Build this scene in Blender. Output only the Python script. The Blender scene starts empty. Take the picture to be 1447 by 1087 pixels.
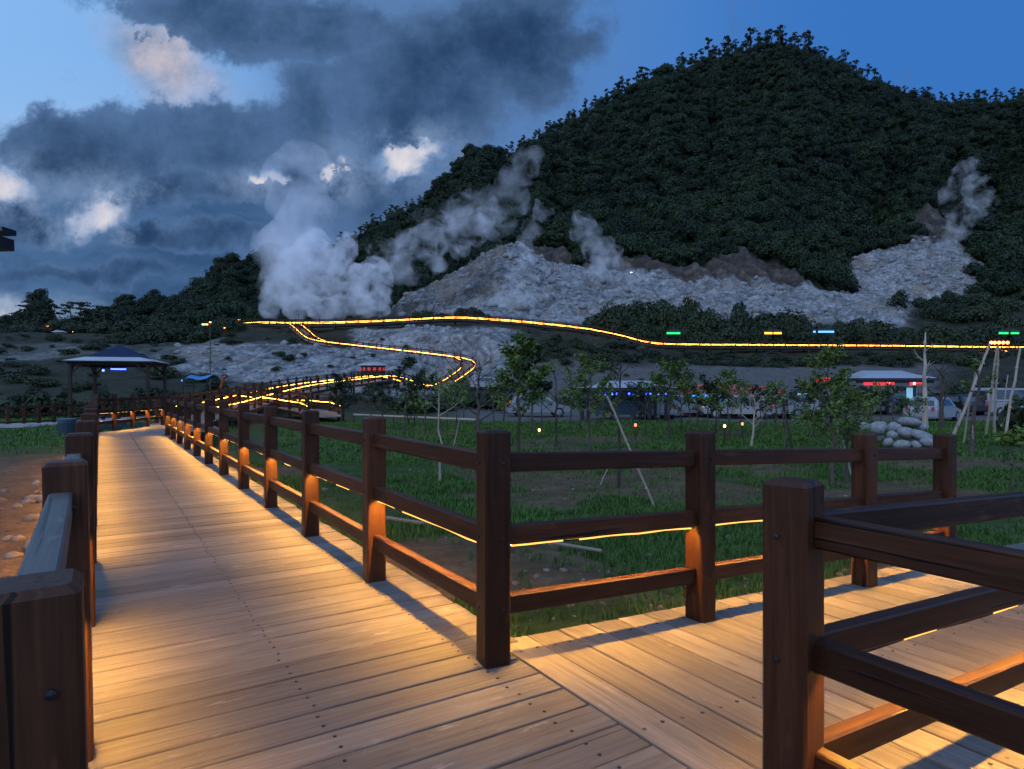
import bpy, math, random
import numpy as np
from mathutils import Vector, Matrix, Euler, Quaternion

random.seed(11)
rng = np.random.default_rng(11)
scene = bpy.context.scene
COL = scene.collection
R = math.radians

# ------------------------------------------------------------------ camera
CAMH, FPX, CU, CV, HEAD = 1.417, 930.0, 723.5, 548.0, R(32.1)
RT = np.array([math.cos(HEAD), -math.sin(HEAD), 0.0])
FW = np.array([math.sin(HEAD), math.cos(HEAD), 0.0])
UPV = np.array([0.0, 0.0, 1.0])
CAM = np.array([0.0, 0.0, CAMH])

def P(u, v, d):
    """world point at bearing u / elevation v (survey units) and forward distance d"""
    return CAM + d * (FW + RT * ((u - CU) / FPX) + UPV * ((CV - v) / FPX))

cam = bpy.data.cameras.new("camera")
cam.sensor_width = 36.0
cam.lens = FPX * 36.0 / 1447.0
cam.shift_y = (CV - 543.5) / 1447.0
cam.clip_start, cam.clip_end = 0.05, 8000
camo = bpy.data.objects.new("camera", cam)
COL.objects.link(camo)
camo.location = CAM
camo.rotation_euler = (R(90), 0, -HEAD)
scene.camera = camo

# ------------------------------------------------------------------ helpers
def tag(o, label=None, cat=None, group=None, kind=None):
    if label: o["label"] = label
    if cat: o["category"] = cat
    if group: o["group"] = group
    if kind: o["kind"] = kind
    return o

def empty(name, loc=(0, 0, 0), rz=0.0):
    o = bpy.data.objects.new(name, None)
    o.empty_display_size = 0.2
    COL.objects.link(o)
    o.location = loc
    o.rotation_euler = (0, 0, rz)
    return o

def link(name, me, parent=None):
    o = bpy.data.objects.new(name, me)
    COL.objects.link(o)
    if parent is not None:
        o.parent = parent
    return o

def copy_tree(o, parent=None):
    c = o.copy()
    COL.objects.link(c)
    if parent is not None:
        c.parent = parent
    for ch in list(o.children):
        copy_tree(ch, c)
    return c

def np_mesh(name, V, F, mats, rnd=None, fmat=None, gc=None, smooth=False):
    V = np.asarray(V, dtype=np.float32).reshape(-1, 3)
    F = np.asarray(F, dtype=np.int32)
    k = F.shape[1]
    me = bpy.data.meshes.new(name)
    me.vertices.add(len(V)); me.vertices.foreach_set("co", V.ravel())
    me.loops.add(F.size); me.loops.foreach_set("vertex_index", F.ravel())
    me.polygons.add(len(F))
    me.polygons.foreach_set("loop_start", np.arange(0, F.size, k, dtype=np.int32))
    for m in mats: me.materials.append(m)
    if fmat is not None:
        me.polygons.foreach_set("material_index", np.asarray(fmat, dtype=np.int32))
    me.update(calc_edges=True)
    if smooth:
        me.polygons.foreach_set("use_smooth", np.ones(len(F), dtype=bool))
    if rnd is not None:
        me.attributes.new("rnd", "FLOAT", "FACE").data.foreach_set("value", np.asarray(rnd, dtype=np.float32))
    if gc is not None:
        me.attributes.new("gc", "FLOAT_VECTOR", "POINT").data.foreach_set("vector", np.asarray(gc, dtype=np.float32).ravel())
    return me

class MB:
    """collects shapes into ONE mesh; gc = grain coordinates (x along the timber)"""
    def __init__(s):
        s.v, s.f, s.m, s.r, s.g = [], [], [], [], []
    def add(s, vs, fs, mi=0, rv=None, gc=None):
        b = len(s.v)
        s.v += [tuple(p) for p in vs]
        s.g += [tuple(p) for p in (gc if gc is not None else vs)]
        rv = random.random() if rv is None else rv
        for f in fs:
            s.f.append(tuple(i + b for i in f)); s.m.append(mi); s.r.append(rv)
    def beam(s, p, q, w, h, ch=0.006, up=(0, 0, 1), mi=0, capbev=0.0, rv=None):
        """timber of width w (sideways) and height h (along up) from p to q, chamfered edges"""
        p, q, up = Vector(p), Vector(q), Vector(up)
        d = q - p; L = d.length; d = d / L
        sd = d.cross(up)
        if sd.length < 1e-6: sd = d.cross(Vector((0, 1, 0)))
        sd.normalize(); u2 = sd.cross(d)
        a, b = w / 2, h / 2
        ch = min(ch, a * .4, b * .4)
        prof = [(a - ch, -b), (a, -b + ch), (a, b - ch), (a - ch, b), (-a + ch, b), (-a, b - ch), (-a, -b + ch), (-a + ch, -b)]
        rv = random.random() if rv is None else rv
        off = rv * 37.0
        st = [(0.0, 1.0), (L, 1.0)]
        if capbev > 0: st = [(0.0, 1.0), (L - capbev, 1.0), (L, 1 - capbev / max(a, b))]
        vs, gc = [], []
        for (t, k) in st:
            for (x, y) in prof:
                vs.append(p + d * t + sd * (x * k) + u2 * (y * k))
                gc.append((t + off, x + off, y))
        fs = []
        for i in range(len(st) - 1):
            for j in range(8):
                k = (j + 1) % 8
                fs.append((i * 8 + j, i * 8 + k, i * 8 + 8 + k, i * 8 + 8 + j))
        n = (len(st) - 1) * 8
        fs.append(tuple(range(7, -1, -1))); fs.append(tuple(range(n, n + 8)))
        s.add(vs, fs, mi, rv, gc)
    def box(s, c, size, mi=0, rz=0.0, rv=None, ch=0.0):
        x, y, z = size[0] / 2, size[1] / 2, size[2] / 2
        cr, sr = math.cos(rz), math.sin(rz)
        d = Vector((cr, sr, 0))
        c = Vector(c)
        if ch > 0:
            s.beam(c - d * x, c + d * x, size[1], size[2], ch, mi=mi, rv=rv); return
        vs = []
        for (a, b, e) in [(-1, -1, -1), (1, -1, -1), (1, 1, -1), (-1, 1, -1), (-1, -1, 1), (1, -1, 1), (1, 1, 1), (-1, 1, 1)]:
            X, Y = a * x, b * y
            vs.append((c.x + X * cr - Y * sr, c.y + X * sr + Y * cr, c.z + e * z))
        s.add(vs, [(3, 2, 1, 0), (4, 5, 6, 7), (0, 1, 5, 4), (1, 2, 6, 5), (2, 3, 7, 6), (3, 0, 4, 7)], mi, rv)
    def tube(s, pts, rad, n=6, mi=0, rv=None, cap=True):
        pts = [Vector(p) for p in pts]
        if not hasattr(rad, "__len__"): rad = [rad] * len(pts)
        vs, gc, fs = [], [], []
        rv = random.random() if rv is None else rv
        t = (pts[1] - pts[0]).normalized()
        a = t.orthogonal().normalized()
        acc = 0.0
        for i, p in enumerate(pts):
            t2 = (pts[min(i + 1, len(pts) - 1)] - pts[max(i - 1, 0)]).normalized()
            a = (a - t2 * a.dot(t2)).normalized(); b = t2.cross(a)
            if i: acc += (p - pts[i - 1]).length
            for j in range(n):
                an = 2 * math.pi * j / n
                vs.append(p + (a * math.cos(an) + b * math.sin(an)) * rad[i])
                gc.append((acc + rv * 31, math.cos(an) * rad[i], math.sin(an) * rad[i]))
        for i in range(len(pts) - 1):
            for j in range(n):
                k = (j + 1) % n
                fs.append((i * n + j, i * n + k, i * n + n + k, i * n + n + j))
        if cap:
            fs.append(tuple(range(n - 1, -1, -1)))
            e = (len(pts) - 1) * n
            fs.append(tuple(range(e, e + n)))
        s.add(vs, fs, mi, rv, gc)
    def ribbon(s, pts, w, side, t=.0018, mi=0, glow=.2):
        """flat flexible strip, lamp face down"""
        side = Vector(side).normalized() * (w / 2)
        vs = []
        for p in pts:
            p = Vector(p); vs += [p - side, p + side, p + side + Vector((0, 0, t)), p - side + Vector((0, 0, t))]
        fs = []
        for i in range(len(pts) - 1):
            a, b = i * 4, i * 4 + 4
            fs += [(a, a + 1, b + 1, b), (a + 1, a + 2, b + 2, b + 1), (a + 2, a + 3, b + 3, b + 2), (a + 3, a, b, b + 3)]
        b0 = len(s.f)
        s.add(vs, fs, mi, .5)
        for k in range(len(fs)): s.m[b0 + k] = (0, 2, 1, 2)[k % 4]      # lamp face down, dim edges, fabric back on the rail
        n_ = side.normalized()
        for sg in (-1, 1):                                   # lips added beside the strip to narrow its spread of light
            vs2 = []
            for p in pts:
                p = Vector(p) + n_ * (sg * (w / 2 + .003)); o_ = n_ * (sg * .0012)
                vs2 += [p - Vector((0, 0, .0065)), p + o_ - Vector((0, 0, .0065)), p + o_ + Vector((0, 0, t)), p + Vector((0, 0, t))]
            b0 = len(s.f)
            f2 = fs if sg > 0 else [tuple(reversed(f)) for f in fs]
            s.add(vs2, f2, 1, .5)
            for k in range(len(fs)): s.m[b0 + k] = (1, 2 if random.random() < glow else 1, 1, 1)[k % 4]  # random outer lip faces glow, standing in for the hidden strip
    def disc(s, c, r, n=8, mi=0, h=0.003, axis=(0, 0, 1)):
        ax = Vector(axis).normalized(); a = ax.orthogonal().normalized(); b = ax.cross(a); c = Vector(c)
        vs = [c + (a * math.cos(2 * math.pi * j / n) + b * math.sin(2 * math.pi * j / n)) * r for j in range(n)]
        vs += [p + ax * h for p in vs[:n]]
        vs.append(c + ax * (h * 1.35))
        fs = [(j, (j + 1) % n, n + (j + 1) % n, n + j) for j in range(n)] + [(n + j, n + (j + 1) % n, 2 * n) for j in range(n)]
        s.add(vs, fs, mi, .5)
    def sphere(s, c, r, n=10, m=6, mi=0, rv=None):
        if not hasattr(r, "__len__"): r = (r, r, r)
        vs, fs = [], []
        for i in range(m + 1):
            th = math.pi * i / m
            for j in range(n):
                ph = 2 * math.pi * j / n
                vs.append((c[0] + r[0] * math.sin(th) * math.cos(ph), c[1] + r[1] * math.sin(th) * math.sin(ph), c[2] + r[2] * math.cos(th)))
        for i in range(m):
            for j in range(n):
                k = (j + 1) % n
                fs.append((i * n + j, i * n + n + j, i * n + n + k, i * n + k))
        s.add(vs, fs, mi, rv)
    def prism(s, prof, y0, y1, mi=0, rv=None):
        """profile in x,z extruded along y"""
        n = len(prof)
        vs = [(x, y0, z) for x, z in prof] + [(x, y1, z) for x, z in prof]
        fs = [(j, (j + 1) % n, n + (j + 1) % n, n + j) for j in range(n)] + [tuple(range(n - 1, -1, -1)), tuple(range(n, 2 * n))]
        s.add(vs, fs, mi, rv)
    def mesh(s, name, mats, smooth=False):
        me = bpy.data.meshes.new(name)
        me.from_pydata(s.v, [], s.f)
        for m in (mats if isinstance(mats, (list, tuple)) else [mats]): me.materials.append(m)
        me.polygons.foreach_set("material_index", s.m)
        if smooth: me.polygons.foreach_set("use_smooth", [True] * len(s.f))
        me.attributes.new("rnd", "FLOAT", "FACE").data.foreach_set("value", s.r)
        me.attributes.new("gc", "FLOAT_VECTOR", "POINT").data.foreach_set("vector", [x for p in s.g for x in p])
        me.update()
        return me
    def build(s, name, mats, parent=None, smooth=False):
        return link(name, s.mesh(name, mats, smooth), parent)

# ------------------------------------------------------------------ numpy noise
def _hash(ix, iy, seed):
    h = (ix.astype(np.int64) * 374761393 + iy.astype(np.int64) * 668265263 + seed * 974634777) & 0xFFFFFFFF
    h = ((h ^ (h >> 13)) * 1274126177) & 0xFFFFFFFF
    return ((h ^ (h >> 16)) & 0xFFFFFF) / float(0xFFFFFF)

def vnoise(x, y, seed=0):
    x, y = np.asarray(x, float), np.asarray(y, float)
    ix, iy = np.floor(x), np.floor(y)
    fx, fy = x - ix, y - iy
    fx = fx * fx * fx * (fx * (fx * 6 - 15) + 10); fy = fy * fy * fy * (fy * (fy * 6 - 15) + 10)
    a = _hash(ix, iy, seed); b = _hash(ix + 1, iy, seed); c = _hash(ix, iy + 1, seed); d = _hash(ix + 1, iy + 1, seed)
    return (a + (b - a) * fx) * (1 - fy) + (c + (d - c) * fx) * fy

def fbm(x, y, oct=4, seed=0, gain=.5):
    t, a, n = 0, 1.0, 0
    for o in range(oct):
        t = t + a * vnoise(x * 2 ** o + 17.3 * o, y * 2 ** o - 9.1 * o, seed + o); n += a; a *= gain
    return t / n

def sstep(a, b, x):
    t = np.clip((x - a) / (b - a), 0, 1)
    return t * t * (3 - 2 * t)

# ------------------------------------------------------------------ materials
def new_mat(name):
    m = bpy.data.materials.new(name); m.use_nodes = True
    nt = m.node_tree
    bs = nt.nodes["Principled BSDF"]
    return m, nt, bs

def N(nt, typ, **kw):
    n = nt.nodes.new(typ)
    for k, v in kw.items():
        if k.startswith("i_"):
            n.inputs[k[2:].replace("_", " ")].default_value = v
        elif k.startswith("n_"):
            n.inputs[int(k[2:])].default_value = v
        else:
            setattr(n, k, v)
    return n

def ramp(nt, stops, interp="LINEAR"):
    n = nt.nodes.new("ShaderNodeValToRGB")
    n.color_ramp.interpolation = interp
    el = n.color_ramp.elements
    while len(el) < len(stops): el.new(0.5)
    for e, (p, c) in zip(el, stops):
        e.position = p; e.color = (*c, 1) if len(c) == 3 else c
    return n

def mixc(nt, a, b, fac, mode="MIX"):
    n = nt.nodes.new("ShaderNodeMix"); n.data_type = "RGBA"; n.blend_type = mode
    for sock, val in ((n.inputs["Factor"], fac), (n.inputs["A"], a), (n.inputs["B"], b)):
        if hasattr(val, "links"): nt.links.new(val, sock)
        else: sock.default_value = (*val, 1) if isinstance(val, (tuple, list)) and len(val) == 3 else val
    return n.outputs["Result"]

def math_(nt, op, a, b=None, c=None, clamp=False):
    n = nt.nodes.new("ShaderNodeMath"); n.operation = op; n.use_clamp = clamp
    for i, val in enumerate((a, b, c)):
        if val is None: continue
        if hasattr(val, "links"): nt.links.new(val, n.inputs[i])
        else: n.inputs[i].default_value = val
    return n.outputs[0]

def attr(nt, name):
    n = nt.nodes.new("ShaderNodeAttribute"); n.attribute_name = name
    return n

def bump(nt, bs, h, strength=.3, dist=.01):
    b = nt.nodes.new("ShaderNodeBump")
    b.inputs["Strength"].default_value = strength; b.inputs["Distance"].default_value = dist
    nt.links.new(h, b.inputs["Height"]); nt.links.new(b.outputs[0], bs.inputs["Normal"])

def wood_mat(name, dark, mid, light, rough=.5, scale=1.0, var=.35, bstr=.35, worn=None, crack=0.0, spec=.28):
    m, nt, bs = new_mat(name)
    L = nt.links
    g = attr(nt, "gc"); rn = attr(nt, "rnd"); oi = nt.nodes.new("ShaderNodeObjectInfo")
    add = N(nt, "ShaderNodeVectorMath", operation="ADD"); L.new(g.outputs["Vector"], add.inputs[0])
    comb = N(nt, "ShaderNodeCombineXYZ")
    L.new(math_(nt, "MULTIPLY", oi.outputs["Random"], 53.0), comb.inputs[0]); L.new(comb.outputs[0], add.inputs[1])
    mp = N(nt, "ShaderNodeMapping"); mp.inputs["Scale"].default_value = (1.4 * scale, 34 * scale, 34 * scale)
    L.new(add.outputs[0], mp.inputs[0])
    n1 = N(nt, "ShaderNodeTexNoise", i_Scale=1.0, i_Detail=6.0, i_Roughness=.62, i_Distortion=.6); L.new(mp.outputs[0], n1.inputs["Vector"])
    mp2 = N(nt, "ShaderNodeMapping"); mp2.inputs["Scale"].default_value = (2.2, 7, 7); L.new(add.outputs[0], mp2.inputs[0])
    n2 = N(nt, "ShaderNodeTexNoise", i_Scale=1.0, i_Detail=4.0, i_Roughness=.6); L.new(mp2.outputs[0], n2.inputs["Vector"])
    cr = ramp(nt, [(.25, dark), (.5, mid), (.75, light)])
    s = math_(nt, "ADD", math_(nt, "MULTIPLY", n1.outputs[0], .65), math_(nt, "MULTIPLY", n2.outputs[0], .35))
    L.new(s, cr.inputs[0])
    # board to board differences
    hv = N(nt, "ShaderNodeHueSaturation"); L.new(cr.outputs[0], hv.inputs["Color"])
    rsum = math_(nt, "FRACT", math_(nt, "ADD", rn.outputs["Fac"], oi.outputs["Random"]))
    L.new(math_(nt, "ADD", math_(nt, "MULTIPLY", rsum, var * 2), 1 - var), hv.inputs["Value"])
    hv.inputs["Saturation"].default_value = 1.0
    out = hv.outputs[0]
    if worn:
        mp3 = N(nt, "ShaderNodeMapping"); mp3.inputs["Scale"].default_value = (1.1, 3.2, 3.2); L.new(add.outputs[0], mp3.inputs[0])
        n3 = N(nt, "ShaderNodeTexNoise", i_Scale=1.0, i_Detail=7.0, i_Roughness=.7); L.new(mp3.outputs[0], n3.inputs["Vector"])
        f = N(nt, "ShaderNodeMapRange"); f.inputs[1].default_value = .52; f.inputs[2].default_value = .72; L.new(n3.outputs[0], f.inputs[0])
        out = mixc(nt, out, worn, math_(nt, "MULTIPLY", f.outputs[0], .6))
        # small dark knots
        vo = N(nt, "ShaderNodeTexVoronoi", i_Scale=1.0); mp4 = N(nt, "ShaderNodeMapping"); mp4.inputs["Scale"].default_value = (1.7, 6, 6)
        L.new(add.outputs[0], mp4.inputs[0]); L.new(mp4.outputs[0], vo.inputs["Vector"])
        kn = N(nt, "ShaderNodeMapRange"); kn.inputs[1].default_value = .03; kn.inputs[2].default_value = .11; kn.inputs[3].default_value = .7; kn.inputs[4].default_value = 0; L.new(vo.outputs["Distance"], kn.inputs[0])
        out = mixc(nt, out, dark, kn.outputs[0])
    if crack:
        mp5 = N(nt, "ShaderNodeMapping"); mp5.inputs["Scale"].default_value = (.9, 46, 46); L.new(add.outputs[0], mp5.inputs[0])
        n5 = N(nt, "ShaderNodeTexNoise", i_Scale=1.0, i_Detail=3.0, i_Roughness=.5, i_Distortion=.3); L.new(mp5.outputs[0], n5.inputs["Vector"])
        k5 = N(nt, "ShaderNodeMapRange"); k5.inputs[1].default_value = .645; k5.inputs[2].default_value = .70; L.new(n5.outputs[0], k5.inputs[0])
        out = mixc(nt, out, tuple(c * .25 for c in dark), math_(nt, "MULTIPLY", k5.outputs[0], crack))
        s = math_(nt, "SUBTRACT", s, math_(nt, "MULTIPLY", k5.outputs[0], .8))
        # pale scuffs where the stain has worn
        mp6 = N(nt, "ShaderNodeMapping"); mp6.inputs["Scale"].default_value = (3, 11, 11); L.new(add.outputs[0], mp6.inputs[0])
        n6 = N(nt, "ShaderNodeTexNoise", i_Scale=1.0, i_Detail=7.0, i_Roughness=.72); L.new(mp6.outputs[0], n6.inputs["Vector"])
        k6 = N(nt, "ShaderNodeMapRange"); k6.inputs[1].default_value = .60; k6.inputs[2].default_value = .70; L.new(n6.outputs[0], k6.inputs[0])
        out = mixc(nt, out, tuple(min(1, c * 2.0) for c in light), math_(nt, "MULTIPLY", k6.outputs[0], .45))
    L.new(out, bs.inputs["Base Color"])
    rr = N(nt, "ShaderNodeMapRange"); rr.inputs[3].default_value = rough - .1; rr.inputs[4].default_value = rough + .2; L.new(n2.outputs[0], rr.inputs[0])
    L.new(rr.outputs[0], bs.inputs["Roughness"])
    bs.inputs["Specular IOR Level"].default_value = spec
    bump(nt, bs, s, bstr, .006)
    return m

def plain(name, col, rough=.6, metal=0.0, var=.15, nscale=6.0, bstr=.0, spec=None):
    m, nt, bs = new_mat(name)
    tc = nt.nodes.new("ShaderNodeTexCoord")
    n = N(nt, "ShaderNodeTexNoise", i_Scale=nscale, i_Detail=5.0, i_Roughness=.65); nt.links.new(tc.outputs["Object"], n.inputs["Vector"])
    a = tuple(c * (1 - var) for c in col); b = tuple(min(1, c * (1 + var)) for c in col)
    cr = ramp(nt, [(.3, a), (.7, b)]); nt.links.new(n.outputs[0], cr.inputs[0]); nt.links.new(cr.outputs[0], bs.inputs["Base Color"])
    bs.inputs["Roughness"].default_value = rough; bs.inputs["Metallic"].default_value = metal
    if spec is not None: bs.inputs["Specular IOR Level"].default_value = spec
    if bstr: bump(nt, bs, n.outputs[0], bstr, .02)
    return m

def emit(name, col, strength):
    m, nt, bs = new_mat(name)
    bs.inputs["Base Color"].default_value = (*[c * .5 for c in col], 1)
    bs.inputs["Emission Color"].default_value = (*col, 1)
    bs.inputs["Emission Strength"].default_value = strength
    return m

def leaf_mat(name, a, b, rough=.6):
    m, nt, bs = new_mat(name)
    rn = attr(nt, "rnd"); oi = nt.nodes.new("ShaderNodeObjectInfo")
    f = math_(nt, "MULTIPLY", math_(nt, "ADD", rn.outputs["Fac"], oi.outputs["Random"]), .5)
    ge = nt.nodes.new("ShaderNodeNewGeometry")
    bn = N(nt, "ShaderNodeTexNoise", i_Scale=.035, i_Detail=3.0); nt.links.new(ge.outputs["Position"], bn.inputs["Vector"])
    f = math_(nt, "ADD", f, math_(nt, "MULTIPLY", math_(nt, "SUBTRACT", bn.outputs[0], .5), 1.5), clamp=True)
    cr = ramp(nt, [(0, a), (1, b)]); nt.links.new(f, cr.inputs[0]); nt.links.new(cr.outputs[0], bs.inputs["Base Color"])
    bs.inputs["Roughness"].default_value = rough
    bs.inputs["Specular IOR Level"].default_value = .25
    return m

WOOD = wood_mat("fence_timber", (.010, .0040, .0022), (.037, .0135, .006), (.072, .030, .013), rough=.40, var=.42, crack=.9, spec=.2, bstr=.5)
DECK = wood_mat("deck_boards", (.060, .055, .050), (.128, .118, .108), (.20, .187, .172), rough=.62, scale=1.1, var=.26, bstr=.4, worn=(.068, .06, .053), crack=.55)
PALE_SHEEN = wood_mat("pale_sheen_rail", (.045, .042, .040), (.105, .10, .096), (.17, .165, .16), rough=.5, var=.2, crack=.6, spec=.4)  # pale top rail wood with the grazing sky sheen put into its colour
DARKW = wood_mat("dark_timber", (.012, .009, .008), (.028, .02, .016), (.05, .036, .028), rough=.6)
PALEW = wood_mat("pale_pole_wood", (.16, .13, .10), (.30, .25, .19), (.42, .36, .29), rough=.7)
BARK = wood_mat("bark", (.030, .024, .018), (.065, .052, .04), (.12, .10, .08), rough=.85)
SCREW = plain("screw_metal", (.035, .032, .03), .45, .7)
LEDC = (1.0, .46, .062)
LED = emit("led_warm", LEDC, 620)
LEDE = emit("led_edge_lip_glow", (1.0, .48, .09), 2.0)
LEDD = emit("led_warm_dim", LEDC, 150)
LEDF = emit("led_warm_far", (1.0, .37, .045), 20)
METAL = plain("dark_metal", (.03, .032, .036), .4, .6)
# ------------------------------------------------------------------ terrain survey tables
US = np.array([-700, -300, 0, 150, 300, 420, 550, 600, 650, 715, 740, 790, 850, 900, 1000, 1100, 1150, 1200, 1250, 1300, 1360, 1400, 1447, 1700, 2100], float)
RIDGE = {-700: 484, 0: 484, 100: 483, 150: 484, 190: 474, 230: 450, 270: 420, 310: 388, 350: 374, 400: 368, 450: 362, 500: 338, 560: 303, 620: 272, 700: 230, 760: 194, 850: 144, 950: 102, 1000: 82, 1050: 70, 1100: 66, 1130: 71, 1200: 97, 1270: 130, 1350: 146, 1447: 136, 1600: 165, 2100: 330}
TABLE = [
 (45, {-700: 588, 2100: 588}),
 (60, {-700: 548, 0: 552, 150: 555, 300: 560, 420: 570, 550: 573, 700: 577, 850: 578, 2100: 578}),
 (75, {-700: 515, 0: 520, 150: 524, 300: 528, 420: 538, 550: 548, 700: 552, 850: 554, 1000: 553, 1150: 551, 1300: 549, 1447: 546, 2100: 540}),
 (90, {-700: 495, 0: 500, 150: 503, 300: 500, 420: 503, 550: 516, 700: 514, 850: 526, 1000: 523, 1150: 523, 1300: 521, 1447: 520, 2100: 510}),
 (104, {-700: 480, 0: 484, 150: 488, 300: 476, 420: 474, 550: 476, 700: 479, 850: 497, 1000: 510, 1150: 511, 1300: 509, 1447: 506, 2100: 500}),
 (113, {-700: 474, 0: 478, 150: 481, 300: 464, 420: 464, 550: 464, 700: 462, 850: 478, 1000: 498, 1150: 499, 1300: 499, 1447: 499, 2100: 494}),
 (122, {-700: 472, 0: 474, 150: 477, 300: 458, 420: 460, 550: 459, 700: 455, 850: 471, 1000: 492, 1150: 493, 1300: 493, 1447: 493, 2100: 488}),
 (140, {-700: 474, 0: 476, 150: 479, 300: 464, 420: 470, 550: 467, 600: 452, 700: 440, 850: 448, 1000: 462, 1150: 466, 1300: 468, 1447: 466, 2100: 455}),
 (160, {-700: 476, 0: 478, 150: 480, 300: 470, 420: 474, 550: 458, 600: 430, 650: 415, 715: 392, 740: 402, 850: 424, 1000: 436, 1150: 440, 1300: 445, 1447: 440, 2100: 420}),
 (180, {-700: 477, 0: 479, 150: 479, 300: 470, 420: 470, 550: 444, 600: 409, 650: 385, 715: 349, 740: 357, 790: 384, 850: 396, 900: 402, 1000: 410, 1150: 418, 1250: 426, 1300: 429, 1447: 425, 2100: 390}),
 (196, {-700: 478, 0: 480, 150: 478, 300: 464, 420: 463, 550: 440, 600: 420, 650: 400, 715: 366, 740: 362, 790: 374, 850: 380, 900: 380, 1000: 388, 1100: 396, 1150: 405, 1200: 432, 1300: 426, 1400: 424, 1447: 412, 2100: 360}),
 (222, {-700: 480, 0: 481, 150: 476, 300: 455, 420: 452, 550: 425, 600: 408, 650: 388, 715: 355, 740: 345, 790: 338, 850: 332, 900: 344, 1000: 352, 1050: 345, 1100: 352, 1150: 366, 1185: 388, 1240: 364, 1300: 352, 1360: 356, 1400: 376, 1447: 368, 2100: 320}),
 (240, {-700: 481, 0: 482, 150: 474, 300: 448, 420: 444, 550: 413, 600: 396, 650: 376, 715: 340, 740: 330, 790: 318, 850: 310, 900: 316, 1000: 318, 1050: 315, 1100: 320, 1150: 332, 1200: 348, 1300: 338, 1360: 332, 1400: 334, 1447: 332, 2100: 300}),
]
CT_D = np.array([1.0, 42.0] + [t[0] for t in TABLE] + [500.0, 540.0, 640.0])

def _vrow(tab, u):
    k = sorted(tab); return np.interp(u, k, [tab[i] for i in k])

def zctl(u):
    u = np.asarray(u, float)
    rows = [np.full_like(u, -.5), np.full_like(u, -.5)]
    for d, t in TABLE: rows.append(CAMH + d * (CV - _vrow(t, u)) / FPX)
    zr = CAMH + 500 * (CV - _vrow(RIDGE, u)) / FPX
    rows += [zr, zr * .97 - 4, zr * .6 - 10]
    return np.array(rows)

UG = np.concatenate([np.arange(-700, -80, 22), np.arange(-80, 1530, 3.4), np.arange(1530, 2110, 22)])
DG = np.concatenate([np.geomspace(1.6, 45, 120)[:-1], np.arange(45, 128, .7), np.arange(128, 242, .75), np.arange(242, 545, 2.6), np.arange(545, 641, 12)])
ZC = zctl(UG)
ZG = np.empty((len(DG), len(UG)))
for j in range(len(UG)):
    ZG[:, j] = np.interp(DG, CT_D, ZC[:, j])
# soften the creases along distance and bearing
def _blur(A, ax, n):
    for _ in range(n):
        A = (np.roll(A, 1, ax) + 2 * A + np.roll(A, -1, ax)) / 4 if False else np.apply_along_axis(lambda r: np.convolve(np.pad(r, 1, mode="edge"), [.25, .5, .25], mode="valid"), ax, A)
    return A
ZG = _blur(ZG, 0, 6); ZG = _blur(ZG, 1, 5)
UU, DD = np.meshgrid(UG, DG)
LAT = (UU - CU) / FPX * DD
XX = LAT * RT[0] + DD * FW[0]
YY = LAT * RT[1] + DD * FW[1]

def band(x, a, b, s):  # 1 inside a..b with soft shoulders s
    return sstep(a - s, a + s, x) * (1 - sstep(b - s, b + s, x))
nz1 = fbm(XX / 9, YY / 9, 4, 3)
nz2 = fbm(XX / 3.1, YY / 3.1, 4, 8)
nzb = fbm(XX / 28, YY / 28, 3, 21)
jit = (nz1 - .5)
VV = CV - (ZG - CAMH) * FPX / DD
Ue = UU + jit * 70 + (nz2 - .5) * 30; De = DD + jit * 14; Ve = VV + jit * 16
# white mineral ground
mud = band(Ue, 575, 1290, 14) * band(De, 146, 190, 4)
mud = np.maximum(mud, band(Ue, 590, 845, 14) * band(De, 128, 186, 4))
mound = band(Ue, 1195, 1392, 10) * band(De, 194, 229, 3)
mid = band(Ue, 500, 735, 12) * band(De, 83, 113, 2.5)
midl = band(Ue, 262, 640, 18) * band(De, 70, 97, 3)
midr = band(Ue, 735, 1330, 20) * band(De, 70, 96, 3)
left = band(Ue, -300, 330, 20) * band(De, 52, 104, 4) * sstep(.5, .6, nzb)
road = band(UU + jit * 20, 640, 1900, 40) * band(DD + jit * 2.0, 37, 58, 1.2)
rock = np.maximum(sstep(-3, 4, 194 + 26 * (1 - np.abs(Ue - 1050) / 95) - De) * band(De, 189, 230, 2), band(Ue, 840, 1275, 12) * band(De, 189, 222, 4) * sstep(.50, .60, fbm(XX / 11, YY / 11, 3, 55))) * (1 - mound)
rock = np.maximum(rock, band(Ue, 700, 800, 12) * band(De, 190, 206, 4))
rock = np.maximum(rock, band(Ue, 1285, 1375, 12) * band(De, 226, 262, 5))
slip = np.maximum(band(Ue, 1075, 1130, 10) * band(De, 372, 408, 7) * .5, band(UU + jit * 60, 1330, 1400, 14) * band(De, 300, 345, 12) * .4)
white = np.clip(np.maximum.reduce([mud, mound, mid, midl, .42 * left]), 0, 1)
grey = np.clip(np.maximum(midr, road), 0, 1)
brown = np.clip(rock + slip + band(Ue, 560, 715, 20) * band(De, 150, 186, 6) * .55, 0, 1)
dirtL = sstep(0, 1, (1 - sstep(-3.2, -1.2, XX)) * 0 + (1 - sstep(-.4, .4, XX + jit)) * (1 - sstep(17, 23, DD + jit * 10)))
dirtR = sstep(.50, .62, fbm(XX / 3.2, YY / 3.2, 4, 31)) * (1 - sstep(26, 34, DD)) * sstep(.0, .6, XX)
edgeB = band(YY + jit * .5, 3.0, 4.0, .35) * band(XX, 1.8, 8, .4)
dirt = np.clip(np.maximum.reduce([dirtL, dirtR * .85, edgeB * .9]), 0, 1)

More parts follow.
